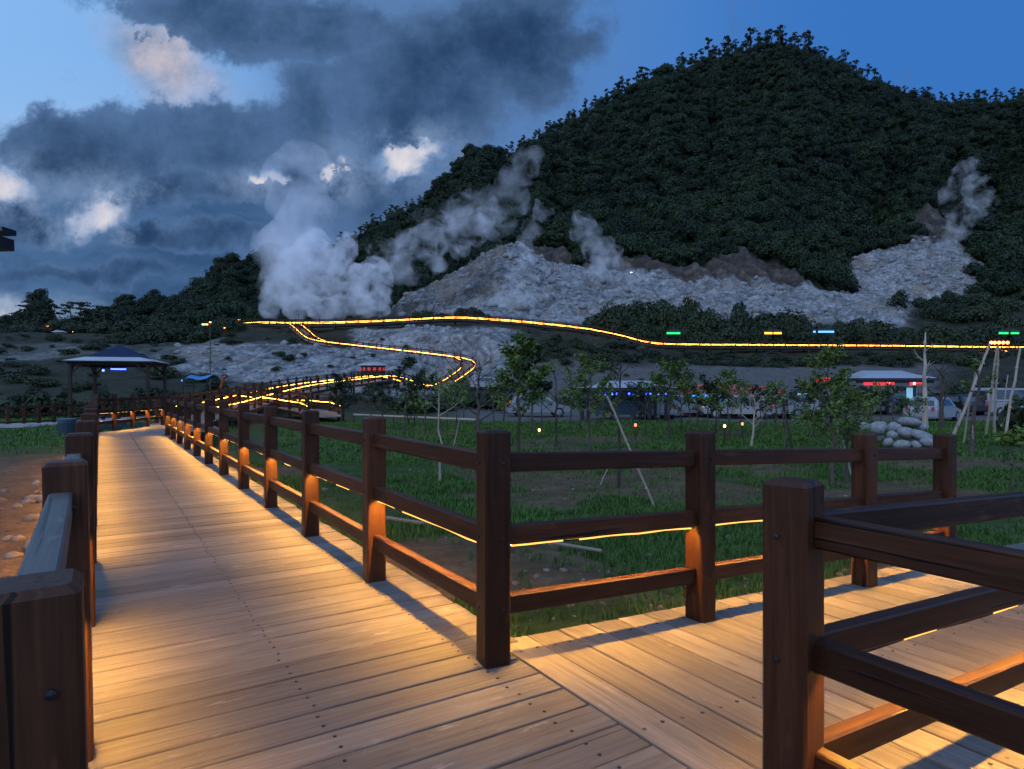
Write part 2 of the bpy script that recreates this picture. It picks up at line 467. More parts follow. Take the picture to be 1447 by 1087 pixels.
# relief
rough = .012 + .03 * sstep(3, 12, DD) + .07 * sstep(40, 60, DD)
ridged = 1 - np.abs(2 * fbm(XX / 7.5, YY / 11, 4, 41) - 1)
ridged2 = 1 - np.abs(2 * fbm(XX / 2.6, YY / 3.4, 3, 47) - 1)
ZG = ZG + (nz2 - .5) * rough * 5 + (nz1 - .5) * sstep(50, 120, DD) * 2.0
ZG = ZG + white * sstep(50, 90, DD) * ((ridged - .7) * (1.6 + 4.2 * sstep(125, 150, DD)) + (ridged2 - .7) * (.6 + 1.0 * sstep(125, 150, DD)))
ZG = ZG + rock * ((ridged - .7) * 8 + (ridged2 - .7) * 3)
gul = fbm(UU / 46 + fbm(XX / 60, YY / 60, 3, 5) * 2.0, DD / 210, 4, 61)
gul2 = fbm(UU / 17 + nz1 * 1.2, DD / 120, 3, 67)
mt = sstep(228, 300, DD) * (1 - .93 * sstep(400, 490, DD))
ZG = ZG + mt * ((gul - .5) * 74 + (gul2 - .5) * 20)
near = 1 - sstep(30, 44, DD)
ZG = ZG + near * ((fbm(XX / 2.2, YY / 2.2, 4, 77) - .55) * .22 * sstep(2.0, 5, DD) + (fbm(XX / .5, YY / .5, 3, 79) - .5) * .07)
ZG = ZG - dirtL * .06

# paths of the far lit walkways: (bearing, elevation, distance)
def smooth_path(pts, step):
    pts = [Vector(p) for p in pts]
    ext = [pts[0] * 2 - pts[1]] + pts + [pts[-1] * 2 - pts[-2]]
    out = []
    for i in range(1, len(ext) - 2):
        a, b, c, d = ext[i - 1:i + 3]
        n = max(2, int((c - b).length / .4))
        for k in range(n):
            t = k / n
            out.append(.5 * ((2 * b) + (c - a) * t + (2 * a - 5 * b + 4 * c - d) * t * t + (3 * b - a - 3 * c + d) * t ** 3))
    out.append(pts[-1])
    res, acc = [out[0]], 0.0
    for i in range(1, len(out)):
        acc += (out[i] - out[i - 1]).length
        if acc >= step: res.append(out[i]); acc = 0
    if acc > step * .5: res.append(out[-1])
    return res

W2C = [Vector((1.2, 23.6, 0)), Vector((2.2, 26.2, .0)), Vector(P(268, 594, 28.5)), Vector(P(318, 582, 35))] + [Vector(P(*t)) for t in [(372, 566, 45), (432, 552, 56), (496, 543, 66), (540, 538, 74), (566, 542, 78), (592, 550, 81), (622, 550, 85), (648, 535, 90), (663, 521, 95), (652, 511, 98), (610, 505, 99), (558, 499, 100), (513, 494, 101), (462, 488, 102.5), (441, 482, 105), (429, 472, 108), (417, 462, 111.5)]]
SPC = [Vector(P(*t)) for t in [(352, 572, 41), (380, 575, 42.5), (420, 578, 42.5), (449, 582, 40.5), (462, 590, 37)]]
UPC = [Vector(P(*t)) for t in [(338, 462, 119), (380, 460, 116), (417, 461, 112.5), (480, 460, 112), (560, 457, 114), (640, 453, 118), (700, 456, 118), (760, 461, 118), (830, 469, 116), (880, 479, 114), (915, 488, 113), (960, 491, 113), (1100, 492, 114), (1250, 493, 114), (1400, 495, 112), (1470, 495, 112), (1560, 496, 112)]]
W2 = smooth_path(W2C, 1.75); SP = smooth_path(SPC, 1.75); UPW = smooth_path(UPC, 1.9)
for path, lo, hi in ((W2, .35, 1.6), (SP, .35, 1.2), (UPW, .45, 1.5)):
    A = np.array([tuple(p) for p in path])
    msk = (DD > 20) & (DD < 130)
    idx = np.argwhere(msk)
    px, py, pz = XX[msk], YY[msk], ZG[msk]
    best = np.full(px.shape, 1e9); bz = np.zeros(px.shape)
    for a in A:
        d2 = (px - a[0]) ** 2 + (py - a[1]) ** 2
        k = d2 < best; best[k] = d2[k]; bz[k] = a[2]
    best = np.sqrt(best)
    wgt = 1 - sstep(1.6, 6.5, best)
    tgt = np.clip(pz, bz - hi, bz - lo)
    ZG[msk] = pz + (tgt - pz) * wgt
ZG = np.maximum(ZG, -.95)

def ground(x, y):
    """terrain height under a world point"""
    d = x * FW[0] + y * FW[1]; lat = x * RT[0] + y * RT[1]
    u = CU + FPX * lat / d
    i = np.clip(np.searchsorted(DG, d) - 1, 0, len(DG) - 2); j = np.clip(np.searchsorted(UG, u) - 1, 0, len(UG) - 2)
    fd = np.clip((d - DG[i]) / (DG[i + 1] - DG[i]), 0, 1); fu = np.clip((u - UG[j]) / (UG[j + 1] - UG[j]), 0, 1)
    return (ZG[i, j] * (1 - fu) + ZG[i, j + 1] * fu) * (1 - fd) + (ZG[i + 1, j] * (1 - fu) + ZG[i + 1, j + 1] * fu) * fd

def field(A, x, y):
    d = x * FW[0] + y * FW[1]; lat = x * RT[0] + y * RT[1]
    u = CU + FPX * lat / d
    i = np.clip(np.searchsorted(DG, d), 0, len(DG) - 1); j = np.clip(np.searchsorted(UG, u), 0, len(UG) - 1)
    return A[i, j]

def GP(u, d):
    """point on the terrain at bearing u and forward distance d"""
    p = P(u, CV, d); return Vector((p[0], p[1], float(ground(p[0], p[1]))))

def terrain_mat():
    m, nt, bs = new_mat("terrain_surface"); L = nt.links
    tc = nt.nodes.new("ShaderNodeTexCoord")
    a = attr(nt, "mask"); sep = nt.nodes.new("ShaderNodeSeparateColor"); L.new(a.outputs["Color"], sep.inputs[0])
    b = attr(nt, "mask2"); sep2 = nt.nodes.new("ShaderNodeSeparateColor"); L.new(b.outputs["Color"], sep2.inputs[0])
    def noise(sc, det=6.0, ro=.65, dist=0.0):
        n = N(nt, "ShaderNodeTexNoise", i_Scale=sc, i_Detail=det, i_Roughness=ro, i_Distortion=dist); L.new(tc.outputs["Object"], n.inputs["Vector"]); return n.outputs[0]
    nA, nB, nC, nD = noise(.35, 8, .7), noise(1.4, 8, .7), noise(9, 8, .7), noise(.11, 6, .65, .8)
    gr = ramp(nt, [(.3, (.020, .034, .009)), (.5, (.034, .060, .013)), (.7, (.065, .078, .028))]); L.new(nB, gr.inputs[0])
    so = ramp(nt, [(.3, (.045, .026, .014)), (.5, (.10, .062, .036)), (.72, (.20, .14, .09))]); L.new(math_(nt, "ADD", math_(nt, "MULTIPLY", nB, .5), math_(nt, "MULTIPLY", nC, .5)), so.inputs[0])
    wh = ramp(nt, [(.30, (.065, .068, .07)), (.45, (.19, .195, .195)), (.58, (.34, .35, .345)), (.72, (.50, .505, .49))]); L.new(math_(nt, "ADD", math_(nt, "MULTIPLY", nA, .55), math_(nt, "MULTIPLY", nB, .45)), wh.inputs[0])
    def crack(sc, wd, dist):
        q = noise(sc, 5, .6, dist)
        m_ = N(nt, "ShaderNodeMapRange"); m_.inputs[1].default_value = 0; m_.inputs[2].default_value = wd; L.new(math_(nt, "ABSOLUTE", math_(nt, "SUBTRACT", q, .5)), m_.inputs[0]); return m_.outputs[0]
    ck = math_(nt, "MULTIPLY", math_(nt, "MULTIPLY_ADD", crack(.07, .05, 1.2), .5, .5), math_(nt, "MULTIPLY_ADD", crack(.42, .06, .8), .3, .7))
    ckc = N(nt, "ShaderNodeCombineXYZ")
    for i_ in range(3): L.new(ck, ckc.inputs[i_])
    gy = ramp(nt, [(.3, (.060, .055, .050)), (.7, (.125, .115, .105))]); L.new(nB, gy.inputs[0])
    br = ramp(nt, [(.3, (.020, .018, .017)), (.46, (.058, .049, .043)), (.56, (.11, .088, .070)), (.7, (.20, .175, .15))]); L.new(math_(nt, "ADD", math_(nt, "MULTIPLY", nA, .6), math_(nt, "MULTIPLY", nD, .4)), br.inputs[0])
    fg = ramp(nt, [(.3, (.009, .011, .006)), (.5, (.024, .025, .014)), (.7, (.055, .046, .033))]); L.new(math_(nt, "ADD", math_(nt, "MULTIPLY", nA, .6), math_(nt, "MULTIPLY", nB, .4)), fg.inputs[0])
    c = mixc(nt, fg.outputs[0], gr.outputs[0], sep2.outputs[2])
    c = mixc(nt, c, so.outputs[0], sep2.outputs[1])
    c = mixc(nt, c, gy.outputs[0], sep.outputs[1])
    c = mixc(nt, c, mixc(nt, wh.outputs[0], ckc.outputs[0], 1.0, "MULTIPLY"), sep.outputs[0])
    c = mixc(nt, c, mixc(nt, br.outputs[0], ckc.outputs[0], .8, "MULTIPLY"), sep.outputs[2])
    tn = N(nt, "ShaderNodeMapRange"); tn.inputs[1].default_value = .52; tn.inputs[2].default_value = .66; L.new(nD, tn.inputs[0])
    c = mixc(nt, c, (.24, .185, .135), math_(nt, "MULTIPLY", math_(nt, "MULTIPLY", tn.outputs[0], sep.outputs[0]), .55))
    fo = ramp(nt, [(.3, (.010, .014, .008)), (.7, (.03, .038, .018))]); L.new(nA, fo.inputs[0])
    c = mixc(nt, c, fo.outputs[0], sep2.outputs[0])
    L.new(c, bs.inputs["Base Color"]); bs.inputs["Roughness"].default_value = .9
    bs.inputs["Specular IOR Level"].default_value = .15
    bt = nt.nodes.new("ShaderNodeBump"); bt.inputs["Strength"].default_value = .5; bt.inputs["Distance"].default_value = .06; L.new(nC, bt.inputs["Height"])
    bt2 = nt.nodes.new("ShaderNodeBump"); bt2.inputs["Strength"].default_value = .7
    L.new(math_(nt, "MULTIPLY_ADD", sep.outputs[0], 1.3, .15), bt2.inputs["Distance"]); L.new(nA, bt2.inputs["Height"]); L.new(bt.outputs[0], bt2.inputs["Normal"])
    L.new(bt2.outputs[0], bs.inputs["Normal"])
    return m
TERR = terrain_mat()
forestfloor = sstep(188, 198, DD) * (1 - white) * (1 - .9 * np.clip(rock, 0, 1))

def terrain_piece(name, d0, d1, label):
    i0, i1 = np.searchsorted(DG, d0), np.searchsorted(DG, d1)
    i1 = min(i1, len(DG) - 1)
    sl = slice(i0, i1 + 1)
    nr, nc = i1 - i0 + 1, len(UG)
    V = np.stack([XX[sl], YY[sl], ZG[sl]], -1).reshape(-1, 3)
    ii, jj = np.meshgrid(np.arange(nr - 1), np.arange(nc - 1), indexing="ij")
    a = (ii * nc + jj).ravel()
    F = np.stack([a, a + 1, a + nc + 1, a + nc], 1)
    me = np_mesh(name, V, F, [TERR], smooth=True)
    for nm, ch in (("mask", (white, grey, brown)), ("mask2", (forestfloor, dirt, 1 - sstep(38, 60, DD + jit * 20)))):
        C = np.stack([c[sl] for c in ch] + [np.ones_like(white[sl])], -1).reshape(-1, 4).astype(np.float32)
        me.attributes.new(nm, "FLOAT_COLOR", "POINT").data.foreach_set("color", C.ravel())
    o = link(name, me)
    tag(o, label, None, None, "structure")
    return o
terrain_piece("ground", 0, 46, "grassy and bare ground around the boardwalk")
terrain_piece("hillside", 46, 126, "grey mineral hillside under the lit walkways")
terrain_piece("crater_slope", 126, 230, "pale mineral slopes and brown cliffs at the mountain foot")
terrain_piece("mountain", 230, 640, "tall forested mountain")
m = MB(); S = 6000
m.add([(-S, -S, -1.0), (S, -S, -1.0), (S, S, -1.0), (-S, S, -1.0)], [(0, 1, 2, 3)])
tag(m.build("land", plain("far_land", (.03, .04, .025), .9, nscale=.02)), "flat land reaching to the horizon", None, None, "structure")

# ------------------------------------------------------------------ near boardwalk
XA, HP = 1.724, 1.2
SL = -.0436                         # the side branch runs gently downhill
def zb(x): return (x - 1.86) * SL if x > 1.86 else 0.0

def make_deck():
    mb = MB()
    y = -2.2; i = 0
    while y < 23.6:                 # main walk: boards across, laid along X
        w = .196
        x1 = 1.985 + random.uniform(-.008, .008) if (y > 3.06 or y < 1.0) else 1.852
        x0 = -.21 + random.uniform(-.008, .008)
        dz = random.uniform(-.0025, .0025)
        mb.beam((x0, y + w / 2, -.02 + dz), (x1, y + w / 2, -.02 + dz + random.uniform(-.002, .002)), w - .012, .04, .004)
        zt = dz + .0012
        for xs in (.80, 1.64, -.12):
            for k in (-1, 1):
                mb.disc((xs + random.uniform(-.012, .012), y + w / 2 + k * .045, zt), .0085, 7, 1)
        y += w; i += 1
    main = mb.mesh("boardwalk", [DECK, SCREW])
    o = link("boardwalk", main); tag(o, "long grey plank boardwalk lit warm along its fences", None, None, "structure")
    b = MB()
    for x in (-.1, .8, 1.64, 1.9):
        b.beam((x, -2.2, -.13), (x, 23.5, -.13), .08, .17, mi=0)
    for y in np.arange(-2, 23.6, 1.73):
        for x in (-.1, 1.75): b.beam((x, y, -.9), (x, y, -.215), .12, .12, up=(0, 1, 0))
    b.build("deck_frame", [DARKW], o)
    mb = MB()
    x = 1.862
    while x < 9.0:                  # side branch: boards laid along Y
        w = .226
        dz = random.uniform(-.002, .002)
        z = zb(x + w / 2) - .021 + dz
        y1 = 3.165 + random.uniform(-.003, .003); y0 = .93 + random.uniform(-.003, .003)
        mb.beam((x + w / 2, y0, z), (x + w / 2, y1, z), w - .012, .04, .004, up=(-SL, 0, 1))
        for ys in (1.17, 2.02, 2.98):
            for k in (-1, 1): mb.disc((x + w / 2 + k * .055, ys + random.uniform(-.012, .012), z + .0205), .0095, 7, 1)
        x += w
    o2 = link("side_boardwalk", mb.mesh("side_boardwalk", [DECK, SCREW])); tag(o2, "short plank branch of the boardwalk with boards turned square", None, None, "structure")
    b = MB()
    for yy in (1.1, 2.02, 3.08): b.beam((1.9, yy, -.13), (9, yy, -.13 + zb(9)), .08, .17)
    b.build("deck_frame", [DARKW], o2)
    # end platform where the walk bends to the right
    mb = MB()
    y = 23.62
    while y < 27.4:
        x0 = -.21 + max(0, y - 24.2) * .62; x1 = 3.6
        mb.beam((x0, y + .098, -.02), (x1, y + .098, -.02), .189, .04, .004); y += .196
    o3 = link("end_platform", mb.mesh("end_platform", [DECK, SCREW])); tag(o3, "plank platform where the boardwalk bends right", None, None, "structure")
make_deck()

def post_mesh(h, w=.14, bolts=True, below=.25):
    mb = MB()
    mb.beam((0, 0, -below), (0, 0, h), w, w, .009, up=(0, 1, 0), capbev=.014, rv=.5)
    if bolts:
        for z in (h - .17, h - .55, h - .91):
            for (ax, dx, dy) in (((0, -1, 0), .025, -w / 2), ((-1, 0, 0), -w / 2, -.02)):
                c = (dx, dy, z) if ax[1] else (dx, .02, z)
                mb.disc(c, .009, 7, 1, .006, ax)
    return mb.mesh("post", [WOOD, SCREW])

RZ = ((.98, 1.08), (.60, .70), (.24, .34))
def fence(name, label, posts, h, rails=RZ, rots=None, skip_led=(), rw=.062, off=(0, 0), lean=0.0, skip_spans=(), led=True, group="timber fences along the near boardwalk", pale_sheen=False):
    root = empty(name, posts[0]); tag(root, label, "fence", group)
    o0 = Vector(posts[0])
    pm = {}
    for i, p in enumerate(posts):
        hh = h[i] if hasattr(h, "__len__") else h
        if round(hh, 3) not in pm: pm[round(hh, 3)] = post_mesh(hh)
        po = link("post", pm[round(hh, 3)], root)
        po.location = Vector(p) - o0
        rz = rots[i] if rots else random.uniform(-1.2, 1.2)
        po.rotation_euler = (R(random.uniform(-.25, .25)), R(lean if not hasattr(lean, "__len__") else lean[i]), R(rz))
    for i in range(len(posts) - 1):
        if i in skip_spans: continue
        a, b = Vector(posts[i]) - o0, Vector(posts[i + 1]) - o0
        d = (b - a); d.z = 0; d.normalize()
        a2, b2 = a + d * .055 + Vector((*off, 0)), b - d * .055 + Vector((*off, 0))
        for (z0, z1) in rails:
            mb = MB()
            j = random.uniform(-.004, .004)
            mb.beam(a2 + Vector((0, 0, (z0 + z1) / 2 + j)), b2 + Vector((0, 0, (z0 + z1) / 2 - j)), rw, z1 - z0, .007)
            mb.build("rail", [PALE_SHEEN if pale_sheen and z0 > .8 else WOOD], root)
        if led and i not in skip_led:
            mb = MB()
            n = 10; zz = rails[1][0]
            sd = Vector((-d.y, d.x, 0))
            pts = []
            for k in range(n + 1):
                t = .03 + .94 * k / n
                pts.append(a2.lerp(b2, t) + Vector((0, 0, zz - .0040 - .0022 * (1 + math.sin(k * 1.9 + i * 2.1))) ) + sd * (.006 * math.sin(k * 1.3 + i)))
            mb.ribbon(pts, .014, sd, glow=.85 if i == 0 else .3)
            mb.build("led_strip", [LED, SCREW, LEDE], root)
    return root

Apos = [(XA, 2.931 + 1.735 * k, 0) for k in range(12)]
fence("timber_fence", "long brown timber fence on the right side of the walkway, ending at the corner post", Apos, HP, rots=[-8] + [-4 + random.uniform(-1.5, 1.5) for _ in range(11)])
Bpos = [(XA + .0, 2.931, 0), (3.263, 2.931, -.062), (5.13, 2.931, -.143), (6.45, 2.95, -.2)]
def fenceB():
    # starts at the corner post, which belongs to the walkway fence
    root = empty("timber_fence", (XA, 2.931, 0)); tag(root, "brown timber fence of three posts running right from the corner post", "fence", "timber fences along the near boardwalk")
    o0 = Vector(Bpos[0]); pm = post_mesh(1.2)
    for p in Bpos[1:]:
        po = link("post", pm, root); po.location = Vector(p) - o0; po.rotation_euler = (0, 0, R(random.uniform(-3, 2)))
    for i in range(3):
        a, b = Vector(Bpos[i]) - o0, Vector(Bpos[i + 1]) - o0
        a2, b2 = a + Vector((.06, 0, 0)), b - Vector((.055, 0, 0))
        for (z0, z1) in RZ:
            mb = MB(); mb.beam(a2 + Vector((0, 0, (z0 + z1) / 2)), b2 + Vector((0, 0, (z0 + z1) / 2)), .062, z1 - z0, .007); mb.build("rail", [WOOD], root)
        mb = MB(); n = 12; pts = []
        for k in range(n + 1):
            t = .03 + .94 * k / n
            pts.append(a2.lerp(b2, t) + Vector((0, .005 * math.sin(k * 1.4), RZ[1][0] - .0040 - .0022 * (1 + math.sin(k * 1.7 + i)))))
        mb.ribbon(pts, .014, (0, 1, 0), glow=.75); mb.build("led_strip", [LED, SCREW, LEDE], root)
fenceB()
# left fence: the camera stands right beside its line
LX, LZ = -.088, 1.127
Lpos = [(LX + (.018 if k == 1 else 0), 1.367 + 1.66 * (k - 1), 0) for k in range(1, 15)]
Lh = [LZ - .035, LZ + .012] + [LZ + .02 + .004 * k for k in range(12)]
LR = ((.93, 1.03), (.58, .68), (.22, .32))
fence("timber_fence", "brown timber fence on the left edge of the walkway, seen from above", Lpos, Lh, LR, skip_led=(2,), lean=[-1.3, -1.0, -.6] + [0] * 11, off=(-.035, 0), rw=.075, pale_sheen=True)
# end fence round the bend
Epos = [(-.08, 24.62, 0), (.42, 25.3, 0), (.98, 26.35, 0), (1.5, 27.4, 0), (2.05, 28.3, 0)]
fence("timber_fence", "short timber fence closing the far end of the walkway in front of the gazebo", Epos, 1.22)
# corner fence in the foreground: one corner post, two runs
CR = ((.925, 1.022), (.545, .642), (.20, .30))
def fenceC():
    c = Vector((1.846, 1.281, 0))
    root = empty("timber_fence", c); tag(root, "dark timber corner fence nearest at right, thick post with two runs of rails", "fence", "timber fences along the near boardwalk")
    run1 = [Vector((x_, 0, SL * x_)) for x_ in (0, 3.1, 4.85, 6.6)]
    run2 = [Vector((0, -1.72 * k, 0)) for k in range(0, 4)]
    pm = post_mesh(1.128)
    for i, p in enumerate(run1 + run2[1:]):
        po = link("post", pm, root); po.location = p; po.rotation_euler = (0, 0, R(11 if i == 0 else random.uniform(-1, 1)))
    for run, off, ax in ((run1, Vector((0, -.012, 0)), Vector((1, 0, 0))), (run2, Vector((.035, 0, 0)), Vector((0, -1, 0)))):
        for i in range(len(run) - 1):
            a, b = run[i] + ax * .05 + off, run[i + 1] - ax * .055 + off
            for (z0, z1) in CR:
                mb = MB(); mb.beam(a + Vector((0, 0, (z0 + z1) / 2)), b + Vector((0, 0, (z0 + z1) / 2)), .062, z1 - z0, .007); mb.build("rail", [WOOD], root)
            mb = MB(); pts = []
            for k in range(13):
                t = .03 + .94 * k / 12
                pts.append(a.lerp(b, t) + Vector((.02 if run is run2 else 0, 0, CR[1][0] - .0045 - .003 * (1 + math.sin(k * 1.8 + i)))))
            mb.ribbon(pts, .014, ax.cross(Vector((0, 0, 1))), glow=.3 if run is run1 else .0); mb.build("led_strip", [LED if run is run1 else LEDD, SCREW, LEDE], root)
fenceC()

# ------------------------------------------------------------------ far lit walkways
def offset_path(path, o):
    out = []
    for i, p in enumerate(path):
        t = path[min(i + 1, len(path) - 1)] - path[max(i - 1, 0)]; t.z = 0; t.normalize()
        out.append(p + Vector((t.y, -t.x, 0)) * o)
    return out

def far_walk(name, path, label, w=1.9, piles=True):
    L, Rr = offset_path(path, -w / 2 - .12), offset_path(path, w / 2 + .12)
    mb = MB()
    for i in range(len(path) - 1):
        n = max(3, int((path[i + 1] - path[i]).length / .22))
        for k in range(n):
            t0, t1 = k / n, (k + .96) / n
            a, b, c, d = L[i].lerp(L[i + 1], t0), L[i].lerp(L[i + 1], t1), Rr[i].lerp(Rr[i + 1], t1), Rr[i].lerp(Rr[i + 1], t0)
            dn = Vector((0, 0, -.04))
            vs = [a, b, c, d, a + dn, b + dn, c + dn, d + dn]
            gc = [(p.x * RT[0], p.y, p.z) for p in vs]
            mb.add(vs, [(0, 3, 2, 1), (4, 5, 6, 7), (0, 1, 5, 4), (1, 2, 6, 5), (2, 3, 7, 6), (3, 0, 4, 7)], 0, None, gc)
    o = mb.build(name, [DECK]); tag(o, label, None, None, "structure")
    b = MB()
    for S_ in (offset_path(path, -w / 2), offset_path(path, w / 2)):
        for i in range(len(path) - 1):
            dn = Vector((0, 0, -.14)); b.beam(S_[i] + dn, S_[i + 1] + dn, .1, .18, .0)
        for i in range(0, len(path), 2):
            p = S_[i]; g = float(ground(p.x, p.y))
            b.beam((p.x, p.y, g - .3), (p.x, p.y, p.z - .23), .16, .16, .0, up=(0, 1, 0))
    b.build("deck_frame", [DARKW], o)
    return o

FARPOST = {}
def far_fence(name, label, pts, h=1.15, led=True, group="timber fences along the lit walkways", mat=None, flip=1):
    if "m" not in FARPOST:
        mb = MB(); mb.beam((0, 0, -.15), (0, 0, h), .14, .14, .01, up=(0, 1, 0), rv=.5); FARPOST["m"] = mb.mesh("post", [WOOD])
    root = empty(name, pts[0]); tag(root, label, "fence", group)
    o0 = pts[0]
    for i, p in enumerate(pts):
        t = pts[min(i + 1, len(pts) - 1)] - pts[max(i - 1, 0)]
        po = link("post", FARPOST["m"], root); po.location = p - o0; po.rotation_euler = (0, 0, math.atan2(t.y, t.x))
    for z in (1.0, .62, .26):
        mb = MB()
        for i in range(len(pts) - 1):
            mb.beam(pts[i] - o0 + Vector((0, 0, z)), pts[i + 1] - o0 + Vector((0, 0, z)), .062, .095, .0)
        mb.build("rail", [WOOD], root)
    if led:
        mb = MB()
        q = []
        for i in range(len(pts) - 1):
            for t_ in (0, .33, .66): q.append(pts[i].lerp(pts[i + 1], t_) - o0 + Vector((0, 0, .545 - .02 * (t_ > 0))))
        q.append(pts[-1] - o0 + Vector((0, 0, .545)))
        mb.tube(q, [random.choice((.008, .012, .017, .022)) for _ in q], 4)
        mb.build("led_strip", [LEDF], root)
    return root

far_walk("lower_walkway", W2, "lit timber walkway winding up over the grey hillside")
far_walk("spur_walkway", SP, "short lit timber spur beside the winding walkway")
far_walk("upper_walkway", UPW, "long lit timber walkway along the crest above the hillside")
cut = min(range(len(W2)), key=lambda i: (W2[i] - Vector(P(566, 542, 78))).length)
for nm, seg in (("lower half of the winding lit walkway", W2[3:cut + 1]), ("upper curving half of the winding lit walkway", W2[cut:])):
    far_fence("timber_fence", "glowing fence on the downhill side of the " + nm, offset_path(seg, .95))
    far_fence("timber_fence", "glowing fence on the uphill side of the " + nm, offset_path(seg, -.95))
far_fence("timber_fence", "glowing near fence of the short spur beside the winding walkway", offset_path(SP, .95))
far_fence("timber_fence", "glowing far fence of the short spur beside the winding walkway", offset_path(SP, -.95))
cu = min(range(len(UPW)), key=lambda i: (UPW[i] - Vector(P(915, 488, 113))).length)
for nm, seg in (("crest walkway in front of the steam", UPW[:cu + 1]), ("crest walkway in front of the dark shrubs on the right", UPW[cu:])):
    far_fence("timber_fence", "near fence, glowing, of the " + nm, offset_path(seg, .95))
    far_fence("timber_fence", "back fence, glowing, of the " + nm, offset_path(seg, -.95))
# unlit fence across the meadow on the left
bl = [GP(u, d) for u, d in [(-60, 31), (-22, 31.6), (11, 32.2), (34, 32.8), (55, 33.2), (76, 34), (101, 34.8), (124, 36), (146, 37), (168, 38), (190, 39), (212, 40), (234, 41), (256, 42), (280, 43)]]
far_fence("timber_fence", "unlit dark timber fence crossing the meadow on the left behind the walkway", bl, led=False, group="timber fences along the near boardwalk")

# ------------------------------------------------------------------ foliage
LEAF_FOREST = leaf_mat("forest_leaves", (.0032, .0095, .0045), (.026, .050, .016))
LEAF_BUSH = leaf_mat("bush_leaves", (.008, .017, .007), (.036, .055, .018))
LEAF_YOUNG = leaf_mat("young_leaves", (.045, .090, .014), (.15, .21, .040))
LEAF_DARK = leaf_mat("dark_leaves", (.012, .020, .010), (.032, .048, .020))

def leaf_quads(C, Nrm, size, seed=0, jitter=.8, aspect=.62):
    """one irregular leaf-clump face per centre"""
    g = np.random.default_rng(seed)
    n = len(C)
    d = Nrm + g.normal(0, jitter, (n, 3)); d /= np.linalg.norm(d, axis=1, keepdims=True) + 1e-9
    r = g.normal(0, 1, (n, 3)); a = np.cross(d, r); a /= np.linalg.norm(a, axis=1, keepdims=True) + 1e-9
    b = np.cross(d, a)
    s = (size * (.6 + .8 * g.random(n)))[:, None] if np.ndim(size) == 0 else (size * (.6 + .8 * g.random(n)))[:, None]
    v = np.stack([C - a * s * .5, C - b * s * aspect * .5 + d * s * .08, C + a * s * .5, C + b * s * aspect * .5 + d * s * .08], 1)
    return v.reshape(-1, 3), np.arange(4 * n).reshape(-1, 4)

def crown_points(n, radii, lobes, seed, low=-.35):
    g = np.random.default_rng(seed)
    lc = g.normal(0, 1, (lobes, 3)); lc /= np.linalg.norm(lc, axis=1, keepdims=True)
    lc *= (.30 + .38 * g.random((lobes, 1))); lc[:, 2] = np.abs(lc[:, 2]) * .9 - .12
    lr = .34 + .26 * g.random(lobes)
    k = g.integers(0, lobes, n)
    d = g.normal(0, 1, (n, 3)); d /= np.linalg.norm(d, axis=1, keepdims=True)
    d[:, 2] = np.where(d[:, 2] < low, -d[:, 2], d[:, 2])
    p = lc[k] + d * lr[k][:, None] * (.62 + .42 * g.random((n, 1)))
    return p * np.asarray(radii), d

CROWNS = []
for s in range(7):
    c, d = crown_points(92, (1, 1, 1.05), 6, 100 + s)
    CROWNS.append(leaf_quads(c, d, .50, 200 + s, .55, .75))

def lumpy_crown(seed, mat, n=760, size=.155, L_=11):
    """rounded clumpy crown: many small leaf sprays over a few lobes round a solid heart"""
    g = np.random.default_rng(seed)
    lc = g.normal(0, 1, (L_, 3)); lc /= np.linalg.norm(lc, axis=1, keepdims=True); lc *= (.34 + .28 * g.random((L_, 1))); lc[:, 2] = np.abs(lc[:, 2]) * .9 - .1
    lr = .36 + .2 * g.random(L_)
    k = g.integers(0, L_, n); d = g.normal(0, 1, (n, 3)); d /= np.linalg.norm(d, axis=1, keepdims=True); d[:, 2] = np.where(d[:, 2] < -.2, -d[:, 2], d[:, 2])
    p = lc[k] + d * lr[k][:, None] * (.86 + .2 * g.random((n, 1)))
    V, F = leaf_quads(p, d, size, seed + 1, .42, .7)
    tone = (g.random(L_) * .4)[k] + .35 * g.random(n) + .15 * (p[:, 2] > .35)  # upper sprays paler: light from the sky put into the leaf tone
    return np_mesh("crown", V, F, [mat], rnd=np.clip(tone, 0, .99))

